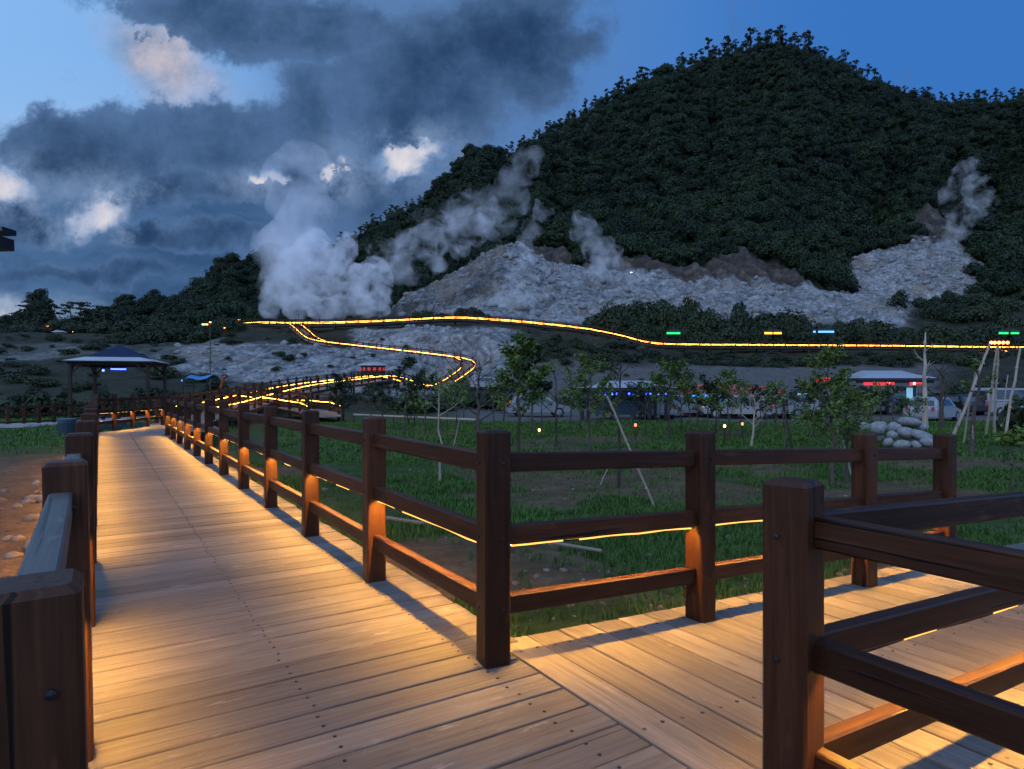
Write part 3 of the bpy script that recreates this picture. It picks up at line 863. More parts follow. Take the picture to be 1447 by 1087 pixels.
def instance_stuff(name, protos, pts, rad, seed, label, hf=1.0):
    g = np.random.default_rng(seed)
    n = len(pts)
    me = bpy.data.meshes.new(name)
    me.vertices.add(n); me.vertices.foreach_set("co", np.asarray(pts, dtype=np.float32).ravel())
    sc = np.stack([rad * (.85 + .3 * g.random(n)), rad * (.85 + .3 * g.random(n)), rad * hf * (.8 + .45 * g.random(n))], 1).astype(np.float32)
    rot = np.stack([g.normal(0, .08, n), g.normal(0, .08, n), g.random(n) * 6.283], 1).astype(np.float32)
    me.attributes.new("siz", "FLOAT_VECTOR", "POINT").data.foreach_set("vector", sc.ravel())
    me.attributes.new("rot", "FLOAT_VECTOR", "POINT").data.foreach_set("vector", rot.ravel())
    me.attributes.new("pick", "INT", "POINT").data.foreach_set("value", g.integers(0, len(protos), n).astype(np.int32))
    o = link(name, me)
    ng = bpy.data.node_groups.new(name, "GeometryNodeTree")
    ng.interface.new_socket("Geometry", in_out="INPUT", socket_type="NodeSocketGeometry"); ng.interface.new_socket("Geometry", in_out="OUTPUT", socket_type="NodeSocketGeometry")
    gi, go = ng.nodes.new("NodeGroupInput"), ng.nodes.new("NodeGroupOutput")
    iop = ng.nodes.new("GeometryNodeInstanceOnPoints"); jn = ng.nodes.new("GeometryNodeGeometryToInstance")
    for q in protos:
        po = bpy.data.objects.new("crown_source", q); oi = ng.nodes.new("GeometryNodeObjectInfo"); oi.inputs["Object"].default_value = po
        ng.links.new(oi.outputs["Geometry"], jn.inputs[0])
    def na(nm, t):
        a = ng.nodes.new("GeometryNodeInputNamedAttribute"); a.data_type = t; a.inputs["Name"].default_value = nm
        return [q for q in a.outputs if q.enabled and q.name == "Attribute"][0]
    ng.links.new(gi.outputs[0], iop.inputs["Points"]); ng.links.new(jn.outputs[0], iop.inputs["Instance"])
    iop.inputs["Pick Instance"].default_value = True
    ng.links.new(na("pick", "INT"), iop.inputs["Instance Index"])
    ng.links.new(na("siz", "FLOAT_VECTOR"), iop.inputs["Scale"])
    er = ng.nodes.new("FunctionNodeEulerToRotation"); ng.links.new(na("rot", "FLOAT_VECTOR"), er.inputs[0]); ng.links.new(er.outputs[0], iop.inputs["Rotation"])
    ng.links.new(iop.outputs[0], go.inputs[0])
    md = o.modifiers.new("scatter", "NODES"); md.node_group = ng
    tag(o, label, None, None, "stuff")
    return o

def scatter_crowns(name, mat, pts, rad, seed, hfac=1.0, label=None):
    g = np.random.default_rng(seed)
    Vs, Fs, Rs, b = [], [], [], 0
    for p, r in zip(pts, rad):
        V, F = CROWNS[g.integers(0, len(CROWNS))]
        a = g.random() * 6.283; ca, sa = math.cos(a), math.sin(a)
        sc = np.array([r * (.85 + .3 * g.random()), r * (.85 + .3 * g.random()), r * hfac * (.8 + .5 * g.random())])
        W = V * sc
        W = np.stack([W[:, 0] * ca - W[:, 1] * sa, W[:, 0] * sa + W[:, 1] * ca, W[:, 2]], 1) + np.asarray(p)
        Vs.append(W); Fs.append(F + b); b += len(W)
        base = g.random() * .55
        Rs.append(np.clip(base + g.random(len(F)) * .4, 0, .99))
    me = np_mesh(name, np.concatenate(Vs), np.concatenate(Fs), [mat], rnd=np.concatenate(Rs))
    o = link(name, me)
    tag(o, label, None, None, "stuff")
    return o

# forest on the mountain: a mass nobody could count
dv = np.zeros_like(VV)
VV2 = CV - (ZG - CAMH) * FPX / DD
dv[:-1] = np.clip(VV2[:-1] - VV2[1:], .12, 8)
du = np.gradient(UG)[None, :] * np.ones_like(DD)
wgt = dv * du * (forestfloor > .45) * (DD < 497) * (UU > -120) * (UU < 1600)
cliffgap = fbm(XX / 14, YY / 14, 3, 91)
wgt = wgt * (1 - np.clip(rock * 1.3, 0, 1))
p = (wgt / wgt.sum()).ravel()
idx = rng.choice(p.size, 19000, p=p)
fx, fy, fz, fd = XX.ravel()[idx], YY.ravel()[idx], ZG.ravel()[idx], DD.ravel()[idx]
fr = (1.5 + .5 * sstep(230, 420, fd)) + rng.random(len(idx)) ** 3 * 3.2
fx = fx + rng.normal(0, .6, len(fx)); fy = fy + rng.normal(0, .6, len(fy))
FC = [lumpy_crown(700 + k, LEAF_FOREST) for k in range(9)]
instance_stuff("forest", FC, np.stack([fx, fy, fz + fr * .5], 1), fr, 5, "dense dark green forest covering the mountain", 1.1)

def crown_mesh(name, n, radii, lobes, size, seed, mat, z0=0.0, jit=.6):
    c, d = crown_points(n, radii, lobes, seed)
    c[:, 2] += z0
    V, F = leaf_quads(c, d, size, seed + 1, jit, .7)
    return np_mesh(name, V, F, [mat], rnd=np.random.default_rng(seed).random(len(F)) * .7)

# trees standing out on the skyline
def ridge_tree(kind):
    g = random.Random(kind * 7 + 3)
    root = empty("ridge_tree")
    h = 9.0
    mb = MB()
    lean = g.uniform(-.5, .5)
    mb.tube([(0, 0, -1.5), (lean * .3, 0, h * .4), (lean, 0, h * .82)], [.28, .2, .09], 5)
    for k in range(4):
        a = g.uniform(0, 6.28); z = h * g.uniform(.4, .7)
        mb.tube([(lean * .5, 0, z), (lean * .5 + math.cos(a) * 1.5, math.sin(a) * 1.5, z + 1.3)], [.1, .04], 4)
    mb.build("trunk", [BARK], root)
    gg = np.random.default_rng(kind + 50)
    cs, ds = [], []
    for k in range(5 + kind % 3):
        a = gg.random() * 6.28; rr = gg.random() * 1.7
        c, d = crown_points(34, (1.25 + gg.random() * .5, 1.25 + gg.random() * .5, .9 + gg.random() * .4), 4, 300 + kind * 9 + k)
        z = h * (.26 + .68 * (k + .5) / 6.5) - rr * .2
        cs.append(c + np.array([math.cos(a) * rr + lean * .8, math.sin(a) * rr, z])); ds.append(d)
    V, F = leaf_quads(np.concatenate(cs), np.concatenate(ds), .85, kind, .6, .7)
    link("crown", np_mesh("crown", V, F, [LEAF_DARK], rnd=gg.random(len(F))), root)
    return root
RT_KINDS = [ridge_tree(k) for k in range(6)]
used = set()
u = 196.0; k = 0
while u < 1530:
    d = 497 + random.uniform(-9, 4)
    p = GP(u, d)
    kind = random.randrange(6)
    if kind not in used: o = RT_KINDS[kind]; used.add(kind)
    else: o = copy_tree(RT_KINDS[kind])
    big = 1.0 + (.55 if 1060 < u < 1145 else 0) + (.25 if 860 < u < 1250 else 0)
    if u < 420: big = .72
    s = random.uniform(.6, 1.4) * big
    o.location = p - Vector((0, 0, .8)); o.scale = (s, s, s * random.uniform(.9, 1.2)); o.rotation_euler = (0, 0, random.uniform(0, 6.28))
    lab = "dark tree standing against the sky on the low ridge left of the steam" if u < 430 else ("tall dark tree among those crowning the summit of the mountain" if 1060 < u < 1145 else ("dark tree on the skyline climbing from the steam to the summit" if u < 1060 else "dark tree on the skyline right of the summit"))
    tag(o, lab, "tree", "trees along the skyline of the ridge")
    u += random.uniform(3.5, 10.5) * (1.0 if u > 430 else 1.5); k += 1

# pines on the far left skyline
def umbrella_pine(h, spread, seed):
    g = random.Random(seed)
    root = empty("pine_tree")
    mb = MB()
    top = Vector((g.uniform(-.6, .6), g.uniform(-.4, .4), h))
    mid = Vector((g.uniform(-.4, .4), 0, h * .5))
    mb.tube([(0, 0, -.6), mid, top * .97], [.22, .16, .06], 6)
    cs, ds = [], []
    for k in range(7):
        t = .48 + .52 * k / 6
        a = g.uniform(0, 6.28)
        base = mid.lerp(top, max(0, (t - .5) * 2))
        rr = spread * (1.15 - t * .75) * g.uniform(.6, 1.0)
        tip = base + Vector((math.cos(a) * rr, math.sin(a) * rr, g.uniform(.1, .5)))
        mb.tube([base, base.lerp(tip, .55) + Vector((0, 0, -.1)), tip], [.09, .06, .03], 4)
        c, d = crown_points(110, (spread * .62, spread * .62, .55), 5, seed * 11 + k)
        cs.append(c + np.array(tip)); ds.append(d)
    mb.build("trunk", [BARK], root)
    V, F = leaf_quads(np.concatenate(cs), np.concatenate(ds), .42, seed, .7, .6)
    link("crown", np_mesh("crown", V, F, [LEAF_DARK], rnd=np.random.default_rng(seed).random(len(F))), root)
    return root
for i, (u, d, h, s, lab) in enumerate([
    (8, 158, 5.2, 1.6, "small lone pine at the far left end of the skyline"),
    (40, 150, 7.6, 2.7, "wide flat topped pine, the biggest of the left skyline row"),
    (62, 152, 7.4, 2.4, "flat topped pine just right of the widest one on the left skyline"),
    (80, 148, 7.8, 2.0, "pine with one high crooked limb behind the red light on the left skyline"),
    (99, 150, 8.2, 2.5, "tall layered pine above the pale hut on the left skyline"),
    (116, 151, 8.0, 2.5, "broad pine right of the tall layered one on the left skyline"),
    (132, 152, 7.4, 2.3, "pine with gaps in its flat crown on the left skyline"),
    (148, 150, 6.8, 2.2, "low broad pine above the gazebo roof on the left skyline"),
    (168, 175, 6.0, 2.0, "pine standing where the dark ridge begins to rise"),
    (196, 190, 6.5, 2.0, "pine a little way up the dark rising ridge")]):
    o = umbrella_pine(h, s, 40 + i); o.location = GP(u, d); tag(o, lab, "tree", "pines on the left skyline")
ps = []
pr = []
for i in range(210):
    u = random.uniform(-60, 235); d = random.uniform(142, 165); q = GP(u, d); r = random.uniform(1.2, 2.9); ps.append((q.x, q.y, q.z + r * .5)); pr.append(r)
instance_stuff("undergrowth", [lumpy_crown(760 + k, LEAF_DARK) for k in range(4)], np.array(ps), np.array(pr), 77, "dark undergrowth below the pines on the left skyline", .9)

# bushes
BUSH = []
for k in range(6):
    V1 = crown_mesh("bush", 420, (1, 1, .85), 9, .26, 500 + k, LEAF_BUSH if k < 4 else LEAF_YOUNG, .3, .7)
    BUSH.append(V1)
def lump_bush(seed, mat):
    me = lumpy_crown(seed, mat, 1100, .135, 13); me.name = "bush"; return me
BIGB = [lump_bush(800 + k, LEAF_BUSH) for k in range(5)]
def bush(u, d, r, label, group, kinds=(0, 1, 2, 3), hf=1.0):
    p = GP(u, d)
    o = link("bush", random.choice(BIGB) if r > 1.25 and 4 not in kinds else random.choice([BUSH[k] for k in kinds]))
    o.location = p; o.scale = (r * random.uniform(.8, 1.25), r * random.uniform(.8, 1.25), r * hf * random.uniform(.65, 1.3)); o.rotation_euler = (0, 0, random.uniform(0, 6.28))
    tag(o, label, "bush", group); return o
def rows(n, ur, dr, rr, label, group, hf=1.0, kinds=(0, 1, 2, 3)):
    for i in range(n):
        u = ur[0] + (ur[1] - ur[0]) * (i + random.random()) / n
        bush(u, random.uniform(*dr), random.uniform(*rr), label, group, kinds, hf)
rows(64, (842, 1475), (119.5, 136), (1.5, 4.2), "big dark bush in the thicket between the lit crest walkway and the pale slopes", "bushes of the dark thicket", 1.35)
rows(26, (860, 1120), (126, 139), (2.6, 4.2), "tall dark bush at the back of the thicket below the pale slopes", "tall bushes of the dark thicket", 1.7)
rows(12, (1330, 1475), (140, 190), (2.6, 4.0), "dark bush below the grey mound on the right", "bushes below the mound", 1.3)
rows(16, (1262, 1440), (148, 197), (1.8, 3.6), "dark bush at the lower right edge of the pale slopes", "bushes below the mound", 1.2)
rows(46, (770, 1475), (95, 108), (1.2, 2.1), "low green bush on the bank just below the lit crest walkway", "bushes on the bank", .75)
rows(20, (728, 905), (92, 104), (.9, 1.7), "low dark bush beside the pale slope under the crest walkway", "bushes under the crest walkway", .85)
rows(26, (165, 335), (100, 116), (1.3, 2.9), "dark bush on the crest left of the lit walkway's end", "bushes on the left crest", 1.1)
rows(50, (-40, 330), (50, 112), (.6, 2.0), "low bush on the grey left hillside behind the gazebo", "bushes on the left hillside", .6)
rows(20, (-30, 262), (41.5, 48), (.8, 1.5), "green bush behind the unlit fence and the gazebo", "bushes behind the unlit fence", 1.0, (0, 1, 2, 3))
rows(12, (555, 735), (47, 56), (.9, 1.6), "green bush at the far edge of the meadow below the winding walkway", "bushes at the meadow edge", .9, (1, 4, 5))
rows(4, (380, 440), (84, 98), (.7, 1.0), "small dark bush on the grey slope under the winding walkway", "small bushes on the grey slope", 1.0)
rows(6, (588, 690), (120, 132), (1.6, 2.6), "dark bush behind the crest walkway beside the steam", "bushes beside the steam", 1.0)
ps, pr = [], []
for n_, ur, dr, rr in ((60, (-60, 330), (52, 116), (.4, 1.1)), (70, (760, 1480), (94, 109), (.6, 1.5)), (40, (700, 1320), (66, 92), (.3, .7)), (30, (250, 760), (70, 112), (.3, .8))):
    for _ in range(n_):
        q_ = GP(random.uniform(*ur), random.uniform(*dr)); r_ = random.uniform(*rr); ps.append((q_.x, q_.y, q_.z + r_ * .3)); pr.append(r_)
instance_stuff("shrubbery", [lumpy_crown(780 + k, LEAF_BUSH) for k in range(4)], np.array(ps), np.array(pr), 79, "low scrub dotted over the hillside and the bank", .7)
bush(1335, 52, 2.6, "large dark bush between the shelter and the leaning poles", "single bushes", (0,), .95)
bush(1362, 54, 2.0, "dark bush right of the large one behind the leaning poles", "single bushes", (2,), .95)
bush(1412, 58, 2.4, "dark bush behind the parked white car at the right", "single bushes", (1,), 1.2)
bush(1462, 27, 1.9, "dark green bush at the right edge behind the meadow", "single bushes", (1,), 1.3)
bush(1440, 21, .8, "small green bush at the right edge beside the leaning poles", "single bushes", (4,), 1.0)
bush(232, 104, 3.0, "rounded bush with a reddish tint on the left crest", "single bushes", (0,), 1.5)

# young trees in the meadow
def sapling(u, d, h, label, leaves=500, spread=.9, lean=(0, 0), bare=False, thick=.03, mat=None, start=.4, lsize=.10, pale=False, forks=7, seed=None, group="young trees in the meadow", name="young_tree", category="tree"):
    seed = int(u * 7 + d) if seed is None else seed
    leaves = int(leaves * 1.5); thick *= 1.25; lsize *= 1.15
    g = random.Random(seed); gn = np.random.default_rng(seed)
    root = empty(name, GP(u, d)); tag(root, label, category, group)
    mb = MB()
    pts, rad = [], []
    n = 9
    wob = [Vector((g.uniform(-1, 1), g.uniform(-1, 1), 0)) * .03 * h for _ in range(n + 1)]
    for i in range(n + 1):
        t = i / n
        pts.append(Vector((lean[0] * t * h, lean[1] * t * h, h * t * .96 - .15 * (i == 0))) + wob[i] * (t ** .7))
        rad.append(thick * (1 - .8 * t) * (1.25 if i == 0 else 1))
    mb.tube(pts, rad, 7)
    tips = []
    for k in range(forks):
        t = start + (.95 - start) * (k + g.random() * .6) / forks
        i = min(n - 1, int(t * n)); base = pts[i].lerp(pts[i + 1], t * n - i)
        a = k * 2.4 + g.uniform(-.5, .5)
        L = spread * (1.15 - .75 * (t - start) / (1 - start)) * g.uniform(.7, 1.15)
        up = g.uniform(.45, 1.0)
        dirv = Vector((math.cos(a), math.sin(a), up)).normalized()
        m1 = base + dirv * L * .5 + Vector((0, 0, g.uniform(-.03, .08) * L)); tip = base + dirv * L + Vector((g.uniform(-.15, .15), g.uniform(-.15, .15), .18)) * L
        r0 = thick * .5 * (1 - .6 * t)
        mb.tube([base, m1, tip], [r0, r0 * .65, r0 * .25], 5)
        for q in range(3):
            b2 = base.lerp(m1, .6) if q == 0 else m1.lerp(tip, .25 * q)
            a2 = a + g.uniform(-1.3, 1.3)
            t2 = b2 + Vector((math.cos(a2), math.sin(a2), g.uniform(.2, 1.0))).normalized() * L * g.uniform(.3, .5)
            mb.tube([b2, b2.lerp(t2, .5) + Vector((0, 0, .02)), t2], [r0 * .45, r0 * .3, r0 * .15], 4)
            tips.append((b2, t2))
        tips.append((m1, tip))
    tips.append((pts[-3], pts[-1]))
    mb.build("trunk", [PALEW if pale else BARK], root)
    if not bare:
        T = gn.integers(0, len(tips), leaves)
        A = np.array([tuple(t[0]) for t in tips])[T]; B = np.array([tuple(t[1]) for t in tips])[T]
        s = gn.random((leaves, 1)) ** .6
        C = A + (B - A) * s + gn.normal(0, .085 * max(.6, spread), (leaves, 3))
        Nn = np.tile([0, 0, 1.0], (leaves, 1))
        V, F = leaf_quads(C, Nn, lsize, seed, .8, .5)
        link("crown", np_mesh("crown", V, F, [mat or LEAF_YOUNG], rnd=gn.random(leaves)), root)
    return root

S = sapling
S(482, 33, 2.6, "bushy dark young tree just right of the glowing spur walkway", 900, 1.0, mat=LEAF_BUSH, lsize=.13, start=.2, forks=10)
S(524, 30, 2.2, "thin young tree with sparse twigs above the fence's sixth post from the corner", 260, .8, mat=LEAF_BUSH)
S(572, 21.5, 3.0, "dark young tree with a forked top in front of the winding walkway", 700, .9, mat=LEAF_BUSH, lsize=.11, start=.3, forks=9)
S(600, 24, 2.6, "small leafy tree right of the forked dark tree behind the fence", 420, .8, mat=LEAF_BUSH)
S(622, 13.6, 2.5, "nearly bare thin young tree with a pale wrapped stem left of the corner post", 60, .55, thick=.022, pale=True, start=.55)
S(645, 26, 2.5, "slim leafy young tree between the pale stem and the bare forked tree", 380, .7)
S(676, 22, 2.9, "bare tree with wide crooked forks close behind the left of the corner post", bare=True, spread=1.5, thick=.06, forks=11, start=.25)
S(697, 30, 2.3, "thin bare tree right of the wide forked one", bare=True, spread=.9, thick=.03)
S(732, 18.4, 3.5, "tall leafy young tree with a dark shaggy top behind the corner post", 1500, .95, (.02, .01), mat=LEAF_YOUNG, lsize=.11, start=.3, forks=12, thick=.04)
S(752, 27, 3.9, "tall dark tree whose top reaches the crest walkway behind the shaggy young tree", 1900, .85, mat=LEAF_DARK, lsize=.17, start=.35, forks=12, thick=.05)
S(786, 21.5, 2.7, "bare young tree with upright twigs right of the corner post", bare=True, spread=1.0, thick=.035, forks=10, start=.3)
S(806, 26, 2.7, "lightly leaved young tree right of the bare upright one", 320, .9)
S(832, 18.6, 2.8, "leafy light green young tree left of the tall thin dark stem", 800, .9, (.05, 0), lsize=.09, start=.25, forks=10)
S(875, 12.9, 2.9, "tall thin dark stemmed young tree beside the pale leaning pole", 200, .75, thick=.028, start=.4, mat=LEAF_BUSH, lsize=.07)
S(912, 27, 2.2, "thin sparse young tree in front of the blue lit shelter", 160, .7, mat=LEAF_BUSH)
S(946, 25.5, 3.0, "leafy tree with a full top right of the blue lit shelter", 900, 1.15, mat=LEAF_YOUNG, lsize=.12, start=.35, forks=11, thick=.04)
S(962, 28, 2.6, "dark leafy tree touching the full topped one before the red stall", 500, .9, mat=LEAF_BUSH, lsize=.12)
S(1001, 24, 2.4, "young tree with a narrow crown in front of the red stall's post", 420, .7, mat=LEAF_BUSH)
S(1030, 23.5, 2.6, "young tree with rounded green crown in front of the red stall", 700, .95, lsize=.10, start=.3, forks=10)
S(1062, 22, 2.0, "pale bare forked young tree before the red sign", bare=True, spread=1.1, pale=True, thick=.035, forks=8, start=.3, lean=(.1, 0))
S(1108, 21.5, 1.9, "low dark young tree with crossing twigs right of the pale forked one", 240, .9, mat=LEAF_BUSH, start=.25)
S(1122, 17.2, 1.8, "small leaning bare tree near the fence left of the many stemmed tree", 60, .8, (-.25, 0), thick=.03, start=.3)
S(1176, 13.2, 2.85, "many stemmed leafy young tree behind the right fence with a tall pointed top", 1500, .75, lsize=.075, start=.25, forks=14, thick=.032)
S(1196, 13.5, 2.1, "slim second stem right beside the many stemmed leafy tree", 360, .6, (.06, 0), lsize=.07, start=.3)
S(1232, 27, 2.0, "thin young tree in front of the right shelter's first post", 260, .7, mat=LEAF_BUSH)
S(1262, 25, 2.1, "slender young tree in front of the right shelter's sign", 220, .6, mat=LEAF_BUSH)
S(1307, 29.5, 4.6, "tall bare pale trunk split near the top beside the right shelter", bare=True, spread=.9, pale=True, thick=.11, start=.55, forks=4)
S(1330, 30.5, 3.4, "dark forked tree trunk leaning right of the tall pale trunk", 160, 1.5, (.05, 0), mat=LEAF_DARK, thick=.10, start=.3, forks=6)
S(1372, 19, 3.0, "dark mossy trunk among the leaning poles", 120, .5, (.16, 0), mat=LEAF_YOUNG, thick=.06, start=.5, forks=5)
S(1432, 10.6, .95, "small dry shrub with pale flower heads at the right edge of the meadow", 60, .42, mat=LEAF_BUSH, lsize=.05, start=.2, thick=.018, group="dry plants", category="shrub", name="dry_shrub")
for u, d, h in ((655, 38, 2.3), (765, 33, 2.0), (855, 31, 2.1), (985, 30, 2.2), (1015, 31, 2.0), (1048, 29, 2.1), (1082, 30, 1.8), (1140, 27, 2.2), (1160, 31, 2.3), (1212, 24, 1.8), (1245, 31, 2.1), (1285, 27, 1.5), (540, 30, 1.9), (585, 32, 2.1), (632, 31, 2.2), (712, 34, 2.3), (820, 29, 2.0), (895, 32, 2.2), (932, 33, 2.3), (975, 26, 1.9), (1012, 27, 2.1), (1074, 26, 2.0), (1096, 29, 2.2), (1150, 24, 2.0), (1205, 30, 2.1)):
    S(u, d, h, "thin young tree among those lined up before the car park", 300, .75, mat=random.choice([LEAF_BUSH, LEAF_YOUNG]), lsize=.11, group="thin young trees before the car park")

# leaning support poles and loose timbers
def pole(name, a, b, r, label, cat="pole", mat=PALEW, group="leaning support poles"):
    a, b = Vector(a), Vector(b)
    mb = MB(); d = b - a; n = 6
    mb.tube([a + d * (i / n) + Vector((random.uniform(-1, 1), random.uniform(-1, 1), 0)) * r * .5 for i in range(n + 1)], [r * (1 - .25 * i / n) for i in range(n + 1)], 7)
    for i in range(1, 5):
        c = a + d * (i / 5.0)
        mb.tube([c - d.normalized() * r * .5, c + d.normalized() * r * .5], [r * 1.12, r * 1.12], 7)
    for i in range(len(mb.v)): mb.v[i] = tuple(Vector(mb.v[i]) - a)
    o = mb.build(name, [mat]); o.location = a; tag(o, label, cat, group); return o
def lean(u0, d0, u1, v1, d1, r, label): pole("support_pole", GP(u0, d0) - Vector((0, 0, .1)), P(u1, v1, d1), r, label)
lean(928, 10.9, 858, 560, 11.8, .022, "long pale pole leaning left beside the tall thin dark stem")
lean(1206, 14.4, 1168, 543, 14.0, .022, "pale pole leaning against the many stemmed leafy tree")
lean(1341, 22, 1400, 486, 23.2, .055, "longest pale pole, leaning right, left of the leaning pole group")
lean(1360, 22.5, 1378, 525, 23, .035, "thin pole crossing behind the longest leaning pole")
lean(1393, 26, 1409, 488, 25.5, .05, "steep pale pole in the middle of the leaning pole group")
lean(1405, 26.5, 1411, 490, 25.6, .05, "almost upright pale pole touching the steep one")
lean(1418, 21.5, 1441, 492, 22, .045, "crooked pale pole, rightmost of the leaning pole group")
lean(1413, 30, 1424, 530, 30, .03, "short thin pole behind the almost upright one")
lean(1376, 19, 1374, 601, 19, .02, "short stub stake standing in the meadow below the leaning poles")
lean(845, 13.2, 868, 640, 13.2, .012, "short thin stake beside the leafy light green young tree")
lean(640, 21, 650, 590, 21, .02, "short stake before the bare tree with crooked forks")
pole("bamboo_pole", Vector(P(546, 736, 9.4)) + Vector((0, 0, .04)), Vector(P(852, 785, 7.4)) + Vector((0, 0, .05)), .028, "long pale bamboo pole lying in the grass behind the corner post", "pole", group="loose timbers")
pole("bamboo_pole", GP(640, 5.6) + Vector((0, 0, .03)), GP(672, 5.0) + Vector((0, 0, .03)), .012, "short thin stick lying by the deck edge near the corner post", "stick", group="loose timbers")
PIPEM = plain("blue_pipe", (.10, .17, .24), .35, var=.1)
pole("water_pipe", P(1385, 800, 7.0), P(1500, 774, 7.0), .03, "upper blue plastic pipe on the bare soil at the right edge", "pipe", PIPEM, "pipes at the right edge")
pole("water_pipe", P(1400, 806, 6.8), P(1500, 788, 6.8), .03, "lower blue plastic pipe on the bare soil at the right edge", "pipe", PIPEM, "pipes at the right edge")
r0 = empty("low_rail", GP(500, 36)); tag(r0, "low grey rail on short stakes crossing the meadow behind the fence", "rail", "low rails")
mb = MB(); a, b = GP(500, 36), GP(672, 29)
q = [a.lerp(b, i / 8) + Vector((0, 0, .52)) - a for i in range(9)]
mb.tube(q, .05, 8); mb.build("top_rail", [PALEW], r0)
for i in range(9):
    mb = MB(); g = a + q[i]; mb.beam((q[i].x, q[i].y, float(ground(g.x, g.y)) - .2 - a.z), (q[i].x, q[i].y, q[i].z - .03), .07, .07, .004, up=(0, 1, 0)); mb.build("stake", [BARK], r0)

# ------------------------------------------------------------------ grass, rubble, stones
def grass_patch(name, n, dr, ur, hh, ww, blades, seed, label, cond=None):
    g = np.random.default_rng(seed)
    d = np.sqrt(g.random(n) * (dr[1] ** 2 - dr[0] ** 2) + dr[0] ** 2); u = ur[0] + (ur[1] - ur[0]) * g.random(n)
    lat = (u - CU) / FPX * d
    x = lat * RT[0] + d * FW[0]; y = lat * RT[1] + d * FW[1]
    ok = ~((x > -.35) & (x < 2.05) & (y < 28.5)) & ~((x > 1.8) & (y < 3.25) & (x < 9.2))
    ok &= ~((y > 23) & (x > -.6) & (x < 3.9) & (y < 28.5))
    dm = np.array([field(dirt, a, b) for a, b in zip(x, y)]) if n < 1 else dirt[np.clip(np.searchsorted(DG, d), 0, len(DG) - 1), np.clip(np.searchsorted(UG, u), 0, len(UG) - 1)]
    ok &= g.random(n) > dm * 1.05
    cl = fbm(x / 1.6, y / 1.6, 3, 7)
    ok &= g.random(n) < sstep(.30, .52, cl) * .9 + .1
    x, y, cl = x[ok], y[ok], cl[ok]; m = len(x)
    z = ground(x, y)
    k = blades
    X = np.repeat(x, k) + g.normal(0, ww * 3.2, m * k); Y = np.repeat(y, k) + g.normal(0, ww * 3.2, m * k); Z = np.repeat(z, k) - .015
    H = hh * (.45 + .9 * g.random(m * k)) * np.repeat(.6 + .9 * cl, k)
    a = g.random(m * k) * 6.283; tl = .25 + .75 * g.random(m * k)
    wx, wy = np.cos(a + 1.57) * ww * .5, np.sin(a + 1.57) * ww * .5
    tx, ty = np.cos(a) * H * tl * .8, np.sin(a) * H * tl * .8
    v0 = np.stack([X - wx, Y - wy, Z], 1); v1 = np.stack([X + wx, Y + wy, Z], 1)
    v2 = np.stack([X + wx * .7 + tx * .35, Y + wy * .7 + ty * .35, Z + H * .6], 1); v3 = np.stack([X - wx * .7 + tx * .35, Y - wy * .7 + ty * .35, Z + H * .6], 1)
    v4 = np.stack([X + tx, Y + ty, Z + H * (1 - .25 * tl)], 1)
    V = np.stack([v0, v1, v2, v3, v4], 1).reshape(-1, 3)
    b = np.arange(m * k)[:, None] * 5
    F = np.concatenate([b + np.array([[0, 1, 2]]), b + np.array([[0, 2, 3]]), b + np.array([[3, 2, 4]])])
    r = np.tile(np.clip(np.repeat(cl, k) * .5 + .5 * g.random(m * k), 0, .99), 3)
    return V, F, r
GRASS = leaf_mat("grass_blades", (.022, .060, .008), (.085, .175, .026), .65)
parts = [grass_patch("g", 7000, (3.2, 8.5), (380, 1500), .10, .008, 9, 1, ""),
         grass_patch("g", 24000, (8.5, 17), (200, 1500), .10, .014, 6, 2, ""),
         grass_patch("g", 34000, (17, 37), (380, 1560), .12, .030, 5, 3, ""),
         grass_patch("g", 7000, (19, 46), (-120, 330), .13, .035, 5, 4, "")]
Vs, Fs, Rs, b = [], [], [], 0
for V, F, r in parts:
    Vs.append(V); Fs.append(F + b); Rs.append(r); b += len(V)
o = link("grass", np_mesh("grass", np.concatenate(Vs), np.concatenate(Fs), [GRASS], rnd=np.concatenate(Rs)))
tag(o, "rough green meadow grass", None, None, "stuff")

STONE = plain("river_stone", (.20, .205, .205), .75, var=.5, nscale=3.5, bstr=.35)
STONE2 = plain("field_stone", (.17, .13, .10), .85, var=.45, nscale=5, bstr=.4)
def stone_mesh(seed, mat, n=3):
    import bmesh
    bm = bmesh.new(); bmesh.ops.create_icosphere(bm, subdivisions=n, radius=1)
    co = np.array([v.co[:] for v in bm.verts])
    d = 1 + .26 * (fbm(co[:, 0] * 1.1 + seed * 3, co[:, 1] * 1.1 + co[:, 2] * .7, 2, seed) - .5) * 2 + .08 * (fbm(co[:, 0] * 3 + co[:, 2], co[:, 1] * 3 + seed, 2, seed + 9) - .5)
    for v, k in zip(bm.verts, d): v.co *= k
    me = bpy.data.meshes.new("stone"); bm.to_mesh(me); bm.free(); me.materials.append(mat)
    me.polygons.foreach_set("use_smooth", [True] * len(me.polygons)); return me
SM = [stone_mesh(s, STONE) for s in range(5)]
